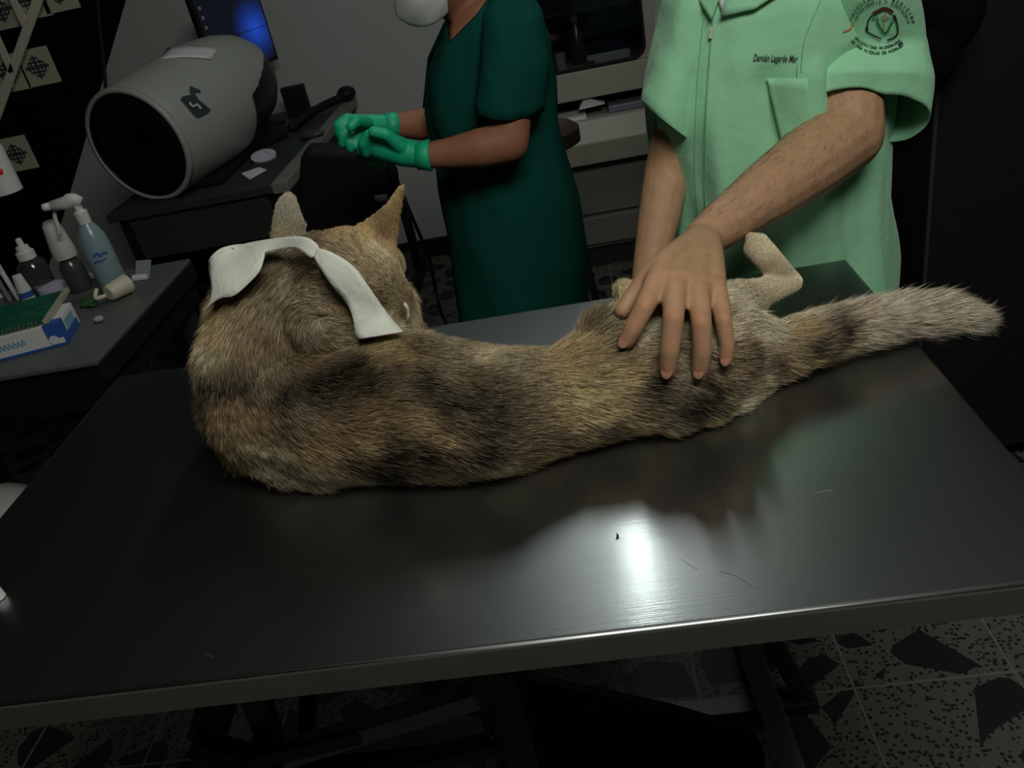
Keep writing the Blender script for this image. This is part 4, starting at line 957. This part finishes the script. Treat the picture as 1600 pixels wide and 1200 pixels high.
# dark round stool seat beside the cabinet
st = thing('stool', (-0.03, 2.55, 0), 'dark round stool behind the person in dark green', 'stool')
p = Y(855, 210, 2.6)
bm = B(); lathe(bm, (p.x - 0.02, 2.6, p.z - .04), (0, 0, 1), [(0, .10), (.01, .12), (.05, .12), (.065, .10), (.07, .02)], 32); mk('seat', bm, mat('brown_vinyl', (.035, .022, .018), .5), st, sm=True, ang=.8)
for k in range(4):
    a = pi / 4 + k * pi / 2; bm = B(); tube(bm, [(p.x - .02 + .07 * math.cos(a), 2.6 + .07 * math.sin(a), p.z - .04), (p.x - .02 + .16 * math.cos(a), 2.6 + .16 * math.sin(a), 0)], .01, 10); mk('leg', bm, M['dark_metal'], st, sm=True)

# ============================================================ DESK AND WHAT STANDS ON IT
DZ = 0.83; dyf = Z(445, 285, DZ).y; dx1 = Z(445, 285, DZ).x; dx0 = Z(180, 325, DZ).x
dk_ = thing('desk', (-1.5, 3.4, 0), 'dark desk with a grey edge against the pale wall', 'desk')
bm = box(B(), (dx0, dyf, DZ - .03), (dx1 - .05, 3.97, DZ)); mk('desk_top', bm, M['desk'], dk_, bevel=.004)
bm = box(B(), (dx1 - .05, dyf, DZ - .034), (dx1 + 0.005, 3.97, DZ + .002)); mk('edge_band', bm, M['desk_edge'], dk_, bevel=.004)
for xa in (dx0 + .02, dx1 - .08): bm = box(B(), (xa, dyf + .03, 0), (xa + .04, 3.95, DZ - .03)); mk('side_panel', bm, M['black'], dk_)
bm = box(B(), (dx0 + .06, dyf + .02, DZ - .18), (dx1 - .08, dyf + .04, DZ - .03)); mk('drawer', bm, M['desk'], dk_, bevel=.003)
bm = box(B(), (dx0 + .06, 3.6, .05), (dx1 - .08, 3.62, DZ - .03)); mk('back_panel', bm, M['black'], dk_)
# machine
an = thing('laboratory_machine', (-1.4, 3.1, DZ), 'rounded pale laboratory machine with a large black front opening', 'machine')
c0 = Y(217, 228, dyf + .06); ax = Vector((.29, .95, 0.09)).normalized()
s_, u_ = frame(ax); n = 180
def shell(profile, m, name, cut=None, parent=an):
    bm = B(); R_ = []
    for h, r_ in profile:
        row = []
        for k in range(n):
            a = 2 * pi * k / n; rr2 = r_
            p = c0 + ax * h + (s_ * math.cos(a) + u_ * math.sin(a)) * rr2
            p.z = max(p.z, DZ + .004); row.append(p)
        R_.append(row)
    vv = [[bm.verts.new(p) for p in r_] for r_ in R_]
    for j in range(len(R_) - 1):
        for k in range(n):
            if cut and cut(j / (len(R_) - 1), k / n): continue
            bm.faces.new((vv[j][k], vv[j][(k + 1) % n], vv[j + 1][(k + 1) % n], vv[j + 1][k]))
    return mk(name, bm, m, parent, sm=True, solid=.006)
MS = .96; ML = 1.45
pts = [(-.005, .196), (.02, .202), (.08, .208), (.16, .213), (.24, .214), (.32, .210), (.38, .20), (.43, .182), (.465, .155), (.485, .12), (.495, .07), (.5, .005)]
pr = []
for a, b_ in zip(pts, pts[1:]):
    for k in range(9): t_ = k / 9; pr.append((a[0] * (1 - t_) + b_[0] * t_, a[1] * (1 - t_) + b_[1] * t_))
pr.append(pts[-1]); pr = [(a * ML, b_ * MS) for a, b_ in pr]
# angle 0 = s_ side; find which side is toward +x
sgn = 1 if s_.x > 0 else -1
def cut(v, k):
    a = 2 * pi * k; dx = math.cos(a) * sgn; dz = math.sin(a) * (1 if u_.z > 0 else -1)
    ang = math.degrees(math.atan2(dz, dx))      # 0 = right side, -90 = bottom
    if v > 0.40 and v < 0.93 and -85 < ang < 62 - (0.93 - v) * 120: return True
    return False
M['machine'] = mat('machine_shell', (.36, .375, .35), .45, noise_amt=.04, scale=6)
shell(pr, M['machine'], 'shell', cut)
shell([(h, max(r_ - .012, .004)) for h, r_ in pr], M['black_gloss'], 'inner_body')
bm = B(); lathe(bm, c0 + ax * -.006, ax, [(0, .182 * MS), (-.006, .188 * MS), (-.004, .198 * MS), (.012, .203 * MS)], 72, False, False); [setattr(v.co, 'z', max(v.co.z, DZ + .003)) for v in bm.verts]; mk('rim', bm, M['machine'], an, sm=True, solid=.004)
bm = B(); lathe(bm, c0 + ax * .004, ax, [(0, .186 * MS), (-.006, .12), (-.008, .001)], 64, False, False); [setattr(v.co, 'z', max(v.co.z, DZ + .004)) for v in bm.verts]; mk('front_cover', bm, M['lens'], an, sm=True, solid=.003)
bm = box(B(), (c0.x - .06, c0.y + .06, DZ + .001), (c0.x + .20, c0.y + .45, DZ + .03)); mk('base', bm, M['black'], an, bevel=.005)
ab = bvh_of(*[o for o in an.children if o.name.startswith(('shell', 'inner'))])
onm = lambda x, y, off=.002: (hit(ab, x, y, off + .001) or Y(x, y, 3.1))
bm = B(); q = [(297, 134), (300, 135), (314, 141), (313, 144), (304, 144), (310, 155), (330, 172), (322, 178), (310, 184), (303, 180), (282, 155), (284, 151), (292, 149), (298, 148), (296, 140)]
vs_ = [bm.verts.new(onm(x, y, .006)) for x, y in q]; bm.faces.new(vs_); bmesh.ops.triangulate(bm, faces=bm.faces); mk('animal_sticker', bm, mat('sticker_grey', (.035, .045, .05), .5), an)
bm = B(); strokes(bm, [(296, 160), (302, 166), (308, 163), (314, 170)], 3, lambda x, y: onm(x, y, .008)); mk('sticker_pale_line', bm, M['offwhite'], an)  # pale wavy line on the sticker
# paper on the machine
bm = B(); rows = []
for j in range(5):
    rows.append([(lambda p: p)(onm(250 + i * 10 + j * 3, 92 - j * 4.5 - 3 * math.sin(i / 8 * pi) , .01)) for i in range(9)])
rings(bm, rows, False, False, False); prop(mk('paper_sheet', bm, M['paper'], sm=True, solid=.002), 'white folded paper lying on top of the rounded machine', 'paper')
# monitor
mo = thing('monitor', (-1.3, 3.75, DZ), 'black monitor showing a dark blue desktop picture behind the machine', 'monitor')
A_ = Y(322, 72, 3.50); B2 = Y(436, 92, 3.85); dirx = Vector((B2.x - A_.x, B2.y - A_.y, 0)); wd = dirx.length; dirx.normalize(); nrm = Vector((dirx.y, -dirx.x, 0))
zb0 = B2.z; H = .33
mt = Matrix((dirx, -nrm, Vector((0, 0, 1)))).transposed().to_4x4(); mt.translation = Vector((A_.x, A_.y, zb0))
bm = box(B(), (0, 0, 0), (wd, .03, H), mt); mk('bezel', bm, M['black_gloss'], mo, bevel=.004)
m, nt, b = nodes('screen_picture'); N = nt.nodes.new; LK = nt.links.new
tc = N('ShaderNodeTexCoord'); sp_ = N('ShaderNodeSeparateXYZ'); LK(tc.outputs['Generated'], sp_.inputs[0])
dx_ = math_('MULTIPLY', math_('SUBTRACT', sp_.outputs[0], 0.80), 2.5); dz_ = math_('MULTIPLY', math_('SUBTRACT', sp_.outputs[2], 0.42), 2.2)
dist_ = math_('SQRT', math_('ADD', math_('MULTIPLY', dx_, dx_), math_('MULTIPLY', dz_, dz_)))
gl = math_('POWER', math_('MAXIMUM', math_('SUBTRACT', 1.0, dist_), 0.0), 1.6)
cross = math_('LESS_THAN', math_('ABSOLUTE', math_('SUBTRACT', sp_.outputs[2], 0.42)), 0.008)
gl2 = math_('MULTIPLY', gl, math_('SUBTRACT', 1.0, math_('MULTIPLY', cross, 0.6)))
mx = N('ShaderNodeMix'); mx.data_type = 'RGBA'; mx.inputs[6].default_value = (.005, .007, .016, 1); mx.inputs[7].default_value = (.02, .12, .95, 1); LK(gl2, mx.inputs[0])
LK(mx.outputs[2], b.inputs['Emission Color']); b.inputs['Emission Strength'].default_value = 0.5; b.inputs['Base Color'].default_value = (.01, .01, .01, 1); b.inputs['Roughness'].default_value = .3
bm = box(B(), (.012, -.0015, .016), (wd - .012, .0, H - .012)); o = mk('screen', bm, m, mo); o.matrix_world = mt
icm = emit('icon_glow', (.35, .2, .16), .10)
for k in range(7):
    bm = box(B(), (.026, -.003, .05 + .036 * k), (.038, -.0015, .062 + .036 * k)); i_ = mk('screen_icon', bm, icm, mo); i_.matrix_world = mt
bm = box(B(), (wd / 2 - .02, .03, -.2), (wd / 2 + .02, .05, .1), mt); mk('stand', bm, M['black'], mo)
cm = mt @ Vector((wd / 2, .02, 0)); bm = B(); lathe(bm, (cm.x, cm.y, DZ + .001), (0, 0, 1), [(0, .09), (.012, .088), (.016, .03)], 32); mk('stand_base', bm, M['black'], mo, sm=True, ang=.6); bm = box(B(), (cm.x - .02, cm.y - .01, DZ + .01), (cm.x + .02, cm.y + .01, zb0)); mk('stand_neck', bm, M['black'], mo)
# small desk things
p = Y(463, 145, 3.7); bm = box(B(), (-.05, -.02, 0), (.05, .03, .13)); o = mk('speaker_box', bm, M['black'], bevel=.004); o.location = (Z(470, 182, DZ).x, Z(470, 182, DZ).y, DZ + .001); prop(o, 'small square black box standing on the desk by the machine', 'box')
def flat(name, cor, h, m, label, cat, z=DZ, bev=.002):
    pts = [Z(x, y, z + .001) for x, y in cor]; bm = B(); poly(bm, pts, h, (0, 0, 1)); o = mk(name, bm, m, bevel=bev); return prop(o, label, cat)
kb = flat('keyboard', [(385, 243), (452, 215), (448, 203), (395, 205)], .02, M['black'], 'black keyboard in shadow on the desk beside the machine', 'keyboard')
bm = B(); pp = [Z(540, 150, DZ + .06) , Z(520, 160, DZ + .055), Z(495, 175, DZ + .04), Z(475, 190, DZ + .02), Z(455, 208, DZ + .02)]
hl = thing('handheld_scanner', pp[-1], 'black rounded handheld device with a long handle lying on the desk', 'device')
bm = B(); ball(bm, Z(541, 146, DZ + .035), .04, 20, (1.1, 1.2, .8)); mk('head', bm, M['black'], hl, sm=True)
bm = B(); tube(bm, spline([Z(535, 152, DZ + .035), Z(510, 163, DZ + .03), Z(480, 180, DZ + .022), Z(455, 200, DZ + .02)], 5), .018, 14); mk('handle', bm, M['black'], hl, sm=True)
bm = B(); ball(bm, Z(487, 210, DZ + .014), .035, 18, (1.5, .8, .42)); prop(mk('computer_mouse', bm, mat('grey_mouse', (.05, .055, .055), .4), sm=True), 'dark grey computer mouse on the desk beside the grey edge', 'mouse')
bm = B(); lathe(bm, Z(413, 247, DZ + .005), (0.1, -.25, 1), [(0, .045), (.012, .047), (.014, .02), (.006, .018)], 32); prop(mk('compact_disc', bm, M['lavender'], sm=True, ang=.6), 'pale lavender round disc on the desk front below the machine', 'disc')
flat('note_card', [(377, 272), (405, 262), (417, 266), (390, 281)], .003, M['paper'], 'small white card on the desk edge in front of the disc', 'card')
flat('paper_slip', [(463, 182), (482, 173), (491, 174), (474, 185)], .003, mat('grey_paper', (.3, .33, .3), .7), 'pale grey slip of paper near the handheld device', 'paper')
bm = B(); cq = Z(497, 152, DZ + .004); tube(bm, spline([cq + Vector(v) for v in ((0, 0, .001), (-.01, .02, .05), (.015, .02, .06), (.03, .01, .03), (.02, -.01, .001))], 6), .004, 8); prop(mk('coiled_cable', bm, mat('grey_cable', (.12, .13, .12), .5), sm=True), 'short looped grey cable standing on the desk near the wall', 'cable')

# black office chair in front of the desk
ch = thing('office_chair', (-.72, 2.45, 0), 'black high-backed office chair standing between desk and person in green', 'chair')
yb = 2.35
bm = B(); cor = [(478, 232), (560, 236), (604, 252), (618, 278), (612, 330), (590, 400), (560, 470), (470, 470), (462, 330), (468, 250)]
poly(bm, [Y(x, y, yb) for x, y in cor], .07, (0, 1, .1)); mk('backrest', bm, M['black'], ch, bevel=.02)
bm = B(); tube(bm, spline([Y(560, 236, yb - .01), Y(590, 240, yb - .01), Y(612, 262, yb - .01), Y(618, 290, yb - .01), Y(640, 360, yb - .01), Y(655, 420, yb)], 6), .014, 10); mk('armrest', bm, M['black_gloss'], ch, sm=True)
sc0 = Y(530, 420, yb)
bm = box(B(), (sc0.x - .20, yb + .05, .44), (sc0.x + .20, yb + .36, .52)); mk('seat', bm, M['black'], ch, bevel=.02)
bm = B(); lathe(bm, (sc0.x, yb + .28, .08), (0, 0, 1), [(0, .03), (.36, .03)], 16); mk('column', bm, M['dark_metal'], ch, sm=True)
for k in range(5):
    a = 2 * pi * k / 5; e_ = Vector((sc0.x + .27 * math.cos(a), yb + .28 + .27 * math.sin(a), .06)); bm = B(); bar(bm, (sc0.x, yb + .28, .1), e_, .03, .025); mk('leg', bm, M['black'], ch); bm = B(); ball(bm, e_ - Vector((0, 0, .031)), .028, 12); mk('wheel', bm, M['black'], ch, sm=True)
patch('label_tag', [(585, 305), (605, 303), (606, 314), (586, 316)], mat('grey_tag', (.3, .3, .3), .6), lambda x, y: Y(x, y, yb - .004), 2, 2, ch)
# hanging cable on the floor side
bm = B(); tube(bm, spline([Y(622, 285, 2.6), Y(640, 330, 2.6), Y(658, 372, 2.6), Y(672, 410, 2.6), Y(680, 450, 2.6), Y(690, 490, 2.6), Z(702, 520, .01), Z(690, 545, .01)], 6), .006, 8)
prop(mk('power_cable', bm, M['black'], sm=True), 'black power cable running down to the floor beside the office chair', 'cable')

# ============================================================ SIDE TABLE ON THE LEFT
SZ = .8; sx1 = -1.09; sy0 = Z(145, 565, SZ).y; sy1 = Z(300, 403, SZ).y
sd_ = thing('side_table', (-1.5, 1.85, 0), 'dark side table crowded with bottles and boxes at the left', 'table')
bm = box(B(), (-2.0, sy0 + 0.0, SZ - .012), (sx1, sy1, SZ)); mk('table_top', bm, M['side_top'], sd_, bevel=.003)
bm = box(B(), (-1.99, sy0 + .01, SZ - .12), (sx1 - .012, sy1 - .01, SZ - .013)); mk('apron', bm, M['black'], sd_)
bm = box(B(), (sx1 - .012, sy0 + .005, SZ - .06), (sx1 + .004, sy1, SZ - .008)); mk('side_rail', bm, M['black_gloss'], sd_, bevel=.003)
for x in (-1.95, sx1 - .05):
    for y in (sy0 + .05, sy1 - .05):
        bm = box(B(), (x - .02, y - .02, 0), (x + .02, y + .02, SZ - .12)); mk('leg', bm, M['dark_metal'], sd_)
def base(px, py): return Z(px, py, SZ + .001)
# spray bottle
b0 = base(182, 452); rb = .036
sp = thing('spray_bottle', b0, 'translucent pale blue spray bottle with white trigger head', 'bottle')
top_p = Y(128, 336, b0.y); hgt = top_p.z - b0.z
bm = B(); lathe(bm, b0, (0, 0, 1), [(0, .032), (.006, rb), (hgt * .55, rb), (hgt * .72, .033), (hgt * .85, .022), (hgt * .92, .013), (hgt, .013)], 32); mk('body', bm, M['blue_bottle'], sp, sm=True)
bm = B(); lathe(bm, b0 + Vector((0, 0, hgt * .9)), (0, 0, 1), [(0, .016), (.03, .017), (.034, .010), (.05, .009)], 20); mk('cap', bm, M['white'], sp, sm=True, ang=.7)
hp = b0 + Vector((0, 0, hgt * .9 + .05))
dl = (Y(62, 325, b0.y) - Y(128, 325, b0.y)); dl.z = 0; dl.normalize()
nz_ = Y(66, 325, b0.y - .02); hz = Y(104, 317, b0.y)
bm = B(); tube(bm, [hp + Vector((.015, 0, .004)), hp + Vector((0, 0, .012)), (hp + hz) / 2 + Vector((0, 0, .008)), hz, nz_.lerp(hz, .35)], [.012, .016, .018, .017, .012], 14); mk('spray_head', bm, M['white'], sp, sm=True)
bm = B(); tube(bm, [nz_.lerp(hz, .35), nz_.lerp(hz, .1), nz_], [.010, .010, .008], 12); mk('nozzle', bm, M['white'], sp, sm=True)
bm = B(); tube(bm, spline([Y(84, 326, b0.y), Y(86, 340, b0.y), Y(91, 355, b0.y), Y(92, 366, b0.y)], 4), .005, 10); mk('trigger', bm, M['white'], sp, sm=True)
bb = bvh_of(*[o for o in sp.children if o.name.startswith('body')])
onb = lambda x, y: (hit(bb, x, y, .0015) or Y(x, y, b0.y - .03))
bm = B(); strokes(bm, [(146, 402), (152, 396), (156, 401), (162, 395), (168, 396)], 3.2, onb); strokes(bm, [(147, 412), (153, 408), (158, 409), (165, 403)], 2.6, onb); mk('printed_name', bm, M['blue'], sp)
# white bottle behind
b1 = Y(105, 404, b0.y + .05)
wb = thing('white_bottle', (b1.x, b1.y, SZ + .001), 'bottle with a tapered white top behind the pale blue spray bottle', 'bottle')
hh = Y(108, 340, b0.y + .05).z - SZ; zz0 = b1.z - SZ
bm = B(); lathe(bm, (b1.x, b1.y, SZ + .001), (0, 0, 1), [(0, .028), (.004, .031), (zz0 - .02, .031), (zz0, .018)], 24); mk('lower_body', bm, mat('smoky_plastic', (.06, .065, .06), .2), wb, sm=True, ang=.8)
bm = B(); lathe(bm, (b1.x, b1.y, SZ + .001), (0, 0, 1), [(zz0, .018), (zz0 + .004, .030), (zz0 + .02, .031), (hh - .01, .022), (hh, .015)], 24); mk('shroud', bm, M['offwhite'], wb, sm=True, ang=.8)
# clear bottle with white flip cap
b2 = base(70, 455); t2 = Y(58, 398, b2.y); h2_ = t2.z - b2.z
cbt = thing('clear_bottle', b2, 'clear dark-tinted bottle with ribbed white dropper cap', 'bottle')
bm = B(); lathe(bm, b2, (0, 0, 1), [(0, .034), (.004, .038), (h2_ * .8, .038), (h2_ * .95, .022), (h2_, .02)], 28); mk('body', bm, mat('smoky_glass', (.10, .11, .10), .1, trans=.6, noise_amt=.02), cbt, sm=True)
bm = B(); lathe(bm, b2 + Vector((0, 0, h2_ * .95)), (0, 0, 1), [(0, .024), (.02, .024), (.024, .018), (.036, .016), (.038, .009), (.055, .008), (.058, .005)], 24); mk('cap', bm, M['white'], cbt, sm=True, ang=.6)
# tube white and blue, markers, tape
lt_ = base(55, 462); lathe_thing('ointment_tube', lt_ + Vector((0, -.03, 0)), [(0, .018), (.03, .018), (.075, .012)], M['paper'], 'small white and blue tube in front of the clear bottle', 'tube', parts=[('blue_band', [(.012, .0185), (.028, .0185)], M['blue'])])
for k, (px, py, lx, lab) in enumerate([(16, 470, -6, 'grey capped marker leaning nearest the white and blue tube'), (30, 468, 8, 'pale slim marker standing between the tube and the grey marker'), (2, 466, -16, 'white marker furthest left beside the other two')]):
    q0 = base(px, py); q1 = q0 + Vector((-.015 - .004 * k, .01, .13)); t_ = thing('marker', q0, lab, 'marker', 'markers at the left edge of the side table')
    bm = B(); tube(bm, [q0, q0.lerp(q1, .65)], .007, 12); mk('barrel', bm, M['paper'] if k else mat('grey_marker', (.2, .2, .2), .5), t_, sm=True, ang=.7)
    bm = B(); tube(bm, [q0.lerp(q1, .65), q1], [.0078, .007], 12); mk('cap', bm, M['offwhite'] if k != 1 else M['lavender'], t_, sm=True, ang=.7)
bm = B(); lathe(bm, base(84, 456), (0, 0, 1), [(0, .036), (.02, .036), (.024, .03), (.027, .01)], 28); prop(mk('tape_roll', bm, M['lavender'], sm=True, ang=.6), 'pale lavender roll lying between the notebook and bottles', 'tape')
cup = base(182, 466)
ct = thing('measuring_cup', cup, 'cream plastic cup lying on its side with a hooked handle', 'cup')
axc = (Z(193, 446, SZ + .03) - Z(165, 461, SZ + .03)).normalized(); cb0 = Z(169, 459, SZ + .027)
bm = B(); lathe(bm, cb0, axc, [(0, .018), (.004, .021), (.06, .026), (.062, .023), (.01, .017)], 28, True, True); mk('cup_body', bm, M['cream'], ct, sm=True, ang=.6)
bm = B(); tube(bm, spline([cb0 + Vector((0, -.01, 0)), cb0 + Vector((-.022, -.02, .0)), cb0 + Vector((-.03, -.005, .005)), cb0 + Vector((-.032, .012, .012))], 5), .0055, 10); mk('handle', bm, M['cream'], ct, sm=True)
bm = B(); bar(bm, Z(108, 428, SZ + .02), Z(146, 431, SZ + .02), .014, .012); prop(mk('white_clip', bm, M['offwhite'], bevel=.002), 'short white plastic strip beside the spray bottle', 'clip')
bm = B(); bar(bm, Z(116, 446, SZ + .008), Z(136, 446, SZ + .008), .016, .010); prop(mk('white_clip', bm, M['offwhite'], bevel=.002), 'stubby white plastic piece below the longer strip near the spray bottle', 'clip')
flat('plastic_wrapper', [(212, 436), (213, 410), (237, 408), (234, 436)], .006, mat('lilac_wrapper', (.33, .35, .42), .3), 'empty pale lilac plastic wrapper near the side table edge', 'wrapper', SZ)
flat('paper_strip', [(207, 440), (208, 434), (231, 432), (231, 437)], .009, M['paper'], 'bright narrow white strip in front of the lilac wrapper', 'paper', SZ)
bm = B(); ball(bm, base(156, 503) + Vector((0, 0, .008)), .011, 10, (1.2, 1, .7)); prop(mk('cotton_ball', bm, mat('cotton', (.35, .36, .4), .9), sm=True), 'small pale cotton lump beside the blue tissue box', 'cotton')
bm = B()
for k in range(9): ball(bm, base(140 + 3 * (k % 3), 470 + 4 * (k // 3)) + Vector((random.uniform(-.01, .01), random.uniform(-.01, .01), .006)), .012, 8, (1.3, 1, .5))
prop(mk('green_cloth', bm, mat('moss_green', (.03, .10, .02), .9), sm=True), 'small crumpled moss green rag behind the tissue box', 'cloth')
# tissue box
fl = Z(-25, 572, SZ); fc = Z(106, 538, SZ); bc = Z(144, 506, SZ)
e1 = (fl - fc); e1.z = 0; L1 = e1.length; e1.normalize(); e2 = Vector((-e1.y, e1.x, 0)); 
if e2.y < 0: e2 = -e2
W2 = .13; hb = .055
tb_ = thing('tissue_box', fc, 'blue and white cardboard box under the green spiral notebook', 'box')
mt = Matrix((-e1, e2, Vector((0, 0, 1)))).transposed().to_4x4(); mt.translation = fc + Vector((0, 0, .001))
bm = box(B(), (-L1 - .05, 0, 0), (0, W2, hb)); o = mk('carton', bm, M['paper'], tb_, bevel=.002); o.matrix_world = mt
def boxpart(name, a, b_, m): bm = box(B(), a, b_); o = mk(name, bm, m, tb_); o.matrix_world = mt; return o
boxpart('blue_corner', (-.035, -.0008, .02), (.0008, W2 * .25, hb + .0005), M['blue'])
boxpart('blue_band', (-.0002, -.0006, 0), (.0009, W2 * .9, .02), M['blue'])
boxpart('blue_band', (-L1 - .05, -.0009, 0), (.0, .0002, .006), M['blue'])
boxpart('pale_panel', (-.0002, W2 * .3, .02), (.0011, W2 * .8, hb * .8), M['blue_pale'])
onx = lambda x, y: mt @ Vector((x, -.0016, y))
bm = B()
def flatstroke(bm, pts, w_, fn):
    P = spline([(p[0], p[1], 0) for p in pts], 5); a = []; b_ = []
    for i, p in enumerate(P):
        d = P[min(i + 1, len(P) - 1)] - P[max(i - 1, 0)]; n_ = Vector((-d.y, d.x, 0)).normalized() * w_ / 2
        a.append(bm.verts.new(fn((p + n_).x, (p + n_).y))); b_.append(bm.verts.new(fn((p - n_).x, (p - n_).y)))
    for i in range(len(P) - 1): bm.faces.new((a[i], a[i + 1], b_[i + 1], b_[i]))
for k in range(8): flatstroke(bm, [(-L1 + .03 + .010 * k, .022), (-L1 + .034 + .010 * k, .036), (-L1 + .038 + .010 * k, .023)], .0035, onx)
o = mk('blurred_lettering', bm, M['blue_pale'], tb_)
bm = B(); lathe(bm, mt @ Vector((-.022, -.0022, .018)), mt.to_3x3() @ Vector((0, -1, 0)), [(0, .011), (.001, .011), (.0012, .004), (.0008, .003)], 24); mk('flower_print', bm, M['paper'], tb_)
# notebook
nbk = thing('spiral_notebook', mt @ Vector((-.08, .05, hb)), 'dark green patterned spiral notebook lying on the blue box', 'notebook')
mt2 = mt.copy()
bm = box(B(), (-L1 - .04, .015, hb + .001), (-.03, .21, hb + .009)); o = mk('cover', bm, M['green_dark'], nbk, bevel=.001); o.matrix_world = mt2
bm = box(B(), (-.03, .005, hb + .002), (-.018, .21, hb + .013)); o = mk('page_edge', bm, mat('tan_card', (.42, .40, .32), .7), nbk, bevel=.001); o.matrix_world = mt2
bm = B()
for k in range(22):
    c_ = mt2 @ Vector((-.045 - .0095 * k, .013, hb + .006)); lathe(bm, c_ - (mt2.to_3x3() @ Vector((.0012, 0, 0))), mt2.to_3x3() @ Vector((1, 0, 0)), [(0, .007), (.0024, .007), (.0024, .005), (0, .005), (0, .007)], 12, False, False)
mk('spiral_binding', bm, mat('binding_wire', (.22, .22, .2), .4, .5), nbk)
# hanging white tube at the upper left
hc = Y(11, 300, 2.2); tt = thing('hanging_dispenser', hc, 'white cylinder with a red mark hanging at the left picture edge', 'dispenser')
rr3 = 24 / F * depth(hc)
bm = B(); lathe(bm, hc, (0.0, 0, 1), [(0, rr3 * .8), (-.002, rr3 * .95), (.0, rr3), (.12, rr3), (.125, rr3 * .5)], 32); mk('body', bm, M['white'], tt, sm=True, ang=.6)
hbv = bvh_of(*tt.children)
bm = B(); lathe(bm, hc + Vector((0, 0, .01)), (0, 0, -1), [(0, .001), (.0115, rr3 * .75)], 32, True, True); mk('open_end', bm, M['offwhite'], tt, sm=True, ang=.5)
patch('red_mark', [(-6, 263), (4, 264), (5, 272), (-6, 274)], M['red'], lambda x, y: (hit(hbv, x, y, .001) or Y(x, y, 2.17)), 4, 2, tt)
bm = B(); tube(bm, [hc + Vector((0, 0, .12)), Vector((hc.x, hc.y, 2.7))], .003, 8); mk('cord', bm, M['dark_metal'], tt)
# bin below, white sack at the far left
bn = thing('waste_bin', (-.98, 1.75, 0), 'dark plastic bin standing between the side table and the steel table', 'bin')
bm = B(); lathe(bm, (-.96, 1.78, .001), (0, 0, 1), [(0, .12), (.46, .145), (.47, .15), (.48, .145), (.47, .135), (.02, .11)], 36); mk('bucket', bm, M['black'], bn, sm=True, ang=.7)
bm = B(); lathe(bm, (-.96, 1.78, .48), (0, 0, 1), [(0, .152), (.012, .15), (.02, .10), (.022, .01)], 36); mk('lid', bm, M['black'], bn, sm=True, ang=.7)
q = Z(-8, 780, .35)
sk = B(); ball(sk, (q.x, q.y, .19), .19, 24, (.7, .7, 1.0)); bmesh.ops.translate(sk, verts=sk.verts, vec=(0, 0, .002)); prop(mk('white_sack', sk, M['offwhite'], sm=True), 'bulging white sack on the floor at the left picture edge', 'sack')

# ============================================================ RIGHT: dark cupboard and hanging bag
fr = thing('dark_cupboard', (1.3, 2.3, 0), 'tall dark grey two-door cupboard behind the person in mint shirt', 'cupboard')
CUY = 1.78; lx = Y(1452, 290, CUY).x
bm = box(B(), (lx - .21, CUY + .02, .04), (2.15, 2.5, 2.3)); mk('carcass', bm, M['panel_black'], fr)
bm = box(B(), (lx - .2, CUY + .005, .06), (lx - .004, CUY + .02, 2.28)); mk('door', bm, M['panel_black'], fr, bevel=.003)
bm = box(B(), (lx + .004, CUY, .06), (2.14, CUY + .02, 2.28)); mk('door', bm, M['fridge'], fr, bevel=.003)
bm = box(B(), (lx - .004, CUY - .01, .06), (lx + .004, CUY + .02, 2.28)); mk('door_edge', bm, mat('edge_trim', (.05, .055, .06), .35, .3), fr)
bm = box(B(), (lx - .2, CUY + .05, 0), (2.14, 2.5, .04)); mk('plinth', bm, M['black'], fr)
bm = B(); c_ = Y(1480, 30, CUY - .08)
for dx, dz, r_ in ((0, 0.02, .07), (-.03, -.05, .06), (-.045, -.10, .04), (.0, .10, .06), (-.05, .05, .06)): ball(bm, (c_.x + dx, CUY - .10, c_.z + dz), r_, 16, (.8, .8, 1.1))
me_ = mk('hanging_bag', bm, M['panel_black'], sm=True); prop(me_, 'soft black bag hanging from the dark cupboard beside the mint sleeve', 'bag')
rm = me_.modifiers.new('r', 'REMESH'); rm.mode = 'VOXEL'; rm.voxel_size = .012

# ceiling lamps (above the picture; one is mirrored in the steel)
lp = thing('ceiling_lamp', (.03, 2.55, 2.7), 'ceiling tube lamp mirrored as a bright streak in the steel table', 'lamp')
bm = box(B(), (-.03, 2.12, 2.64), (.09, 2.98, 2.7)); mk('housing', bm, M['offwhite'], lp, bevel=.004)
bm = B(); tube(bm, [(.03, 2.15, 2.62), (.03, 2.95, 2.62)], .015, 16); mk('lamp_tube', bm, emit('tube_glow', (.93, 1., .95), 5.5), lp, sm=True)
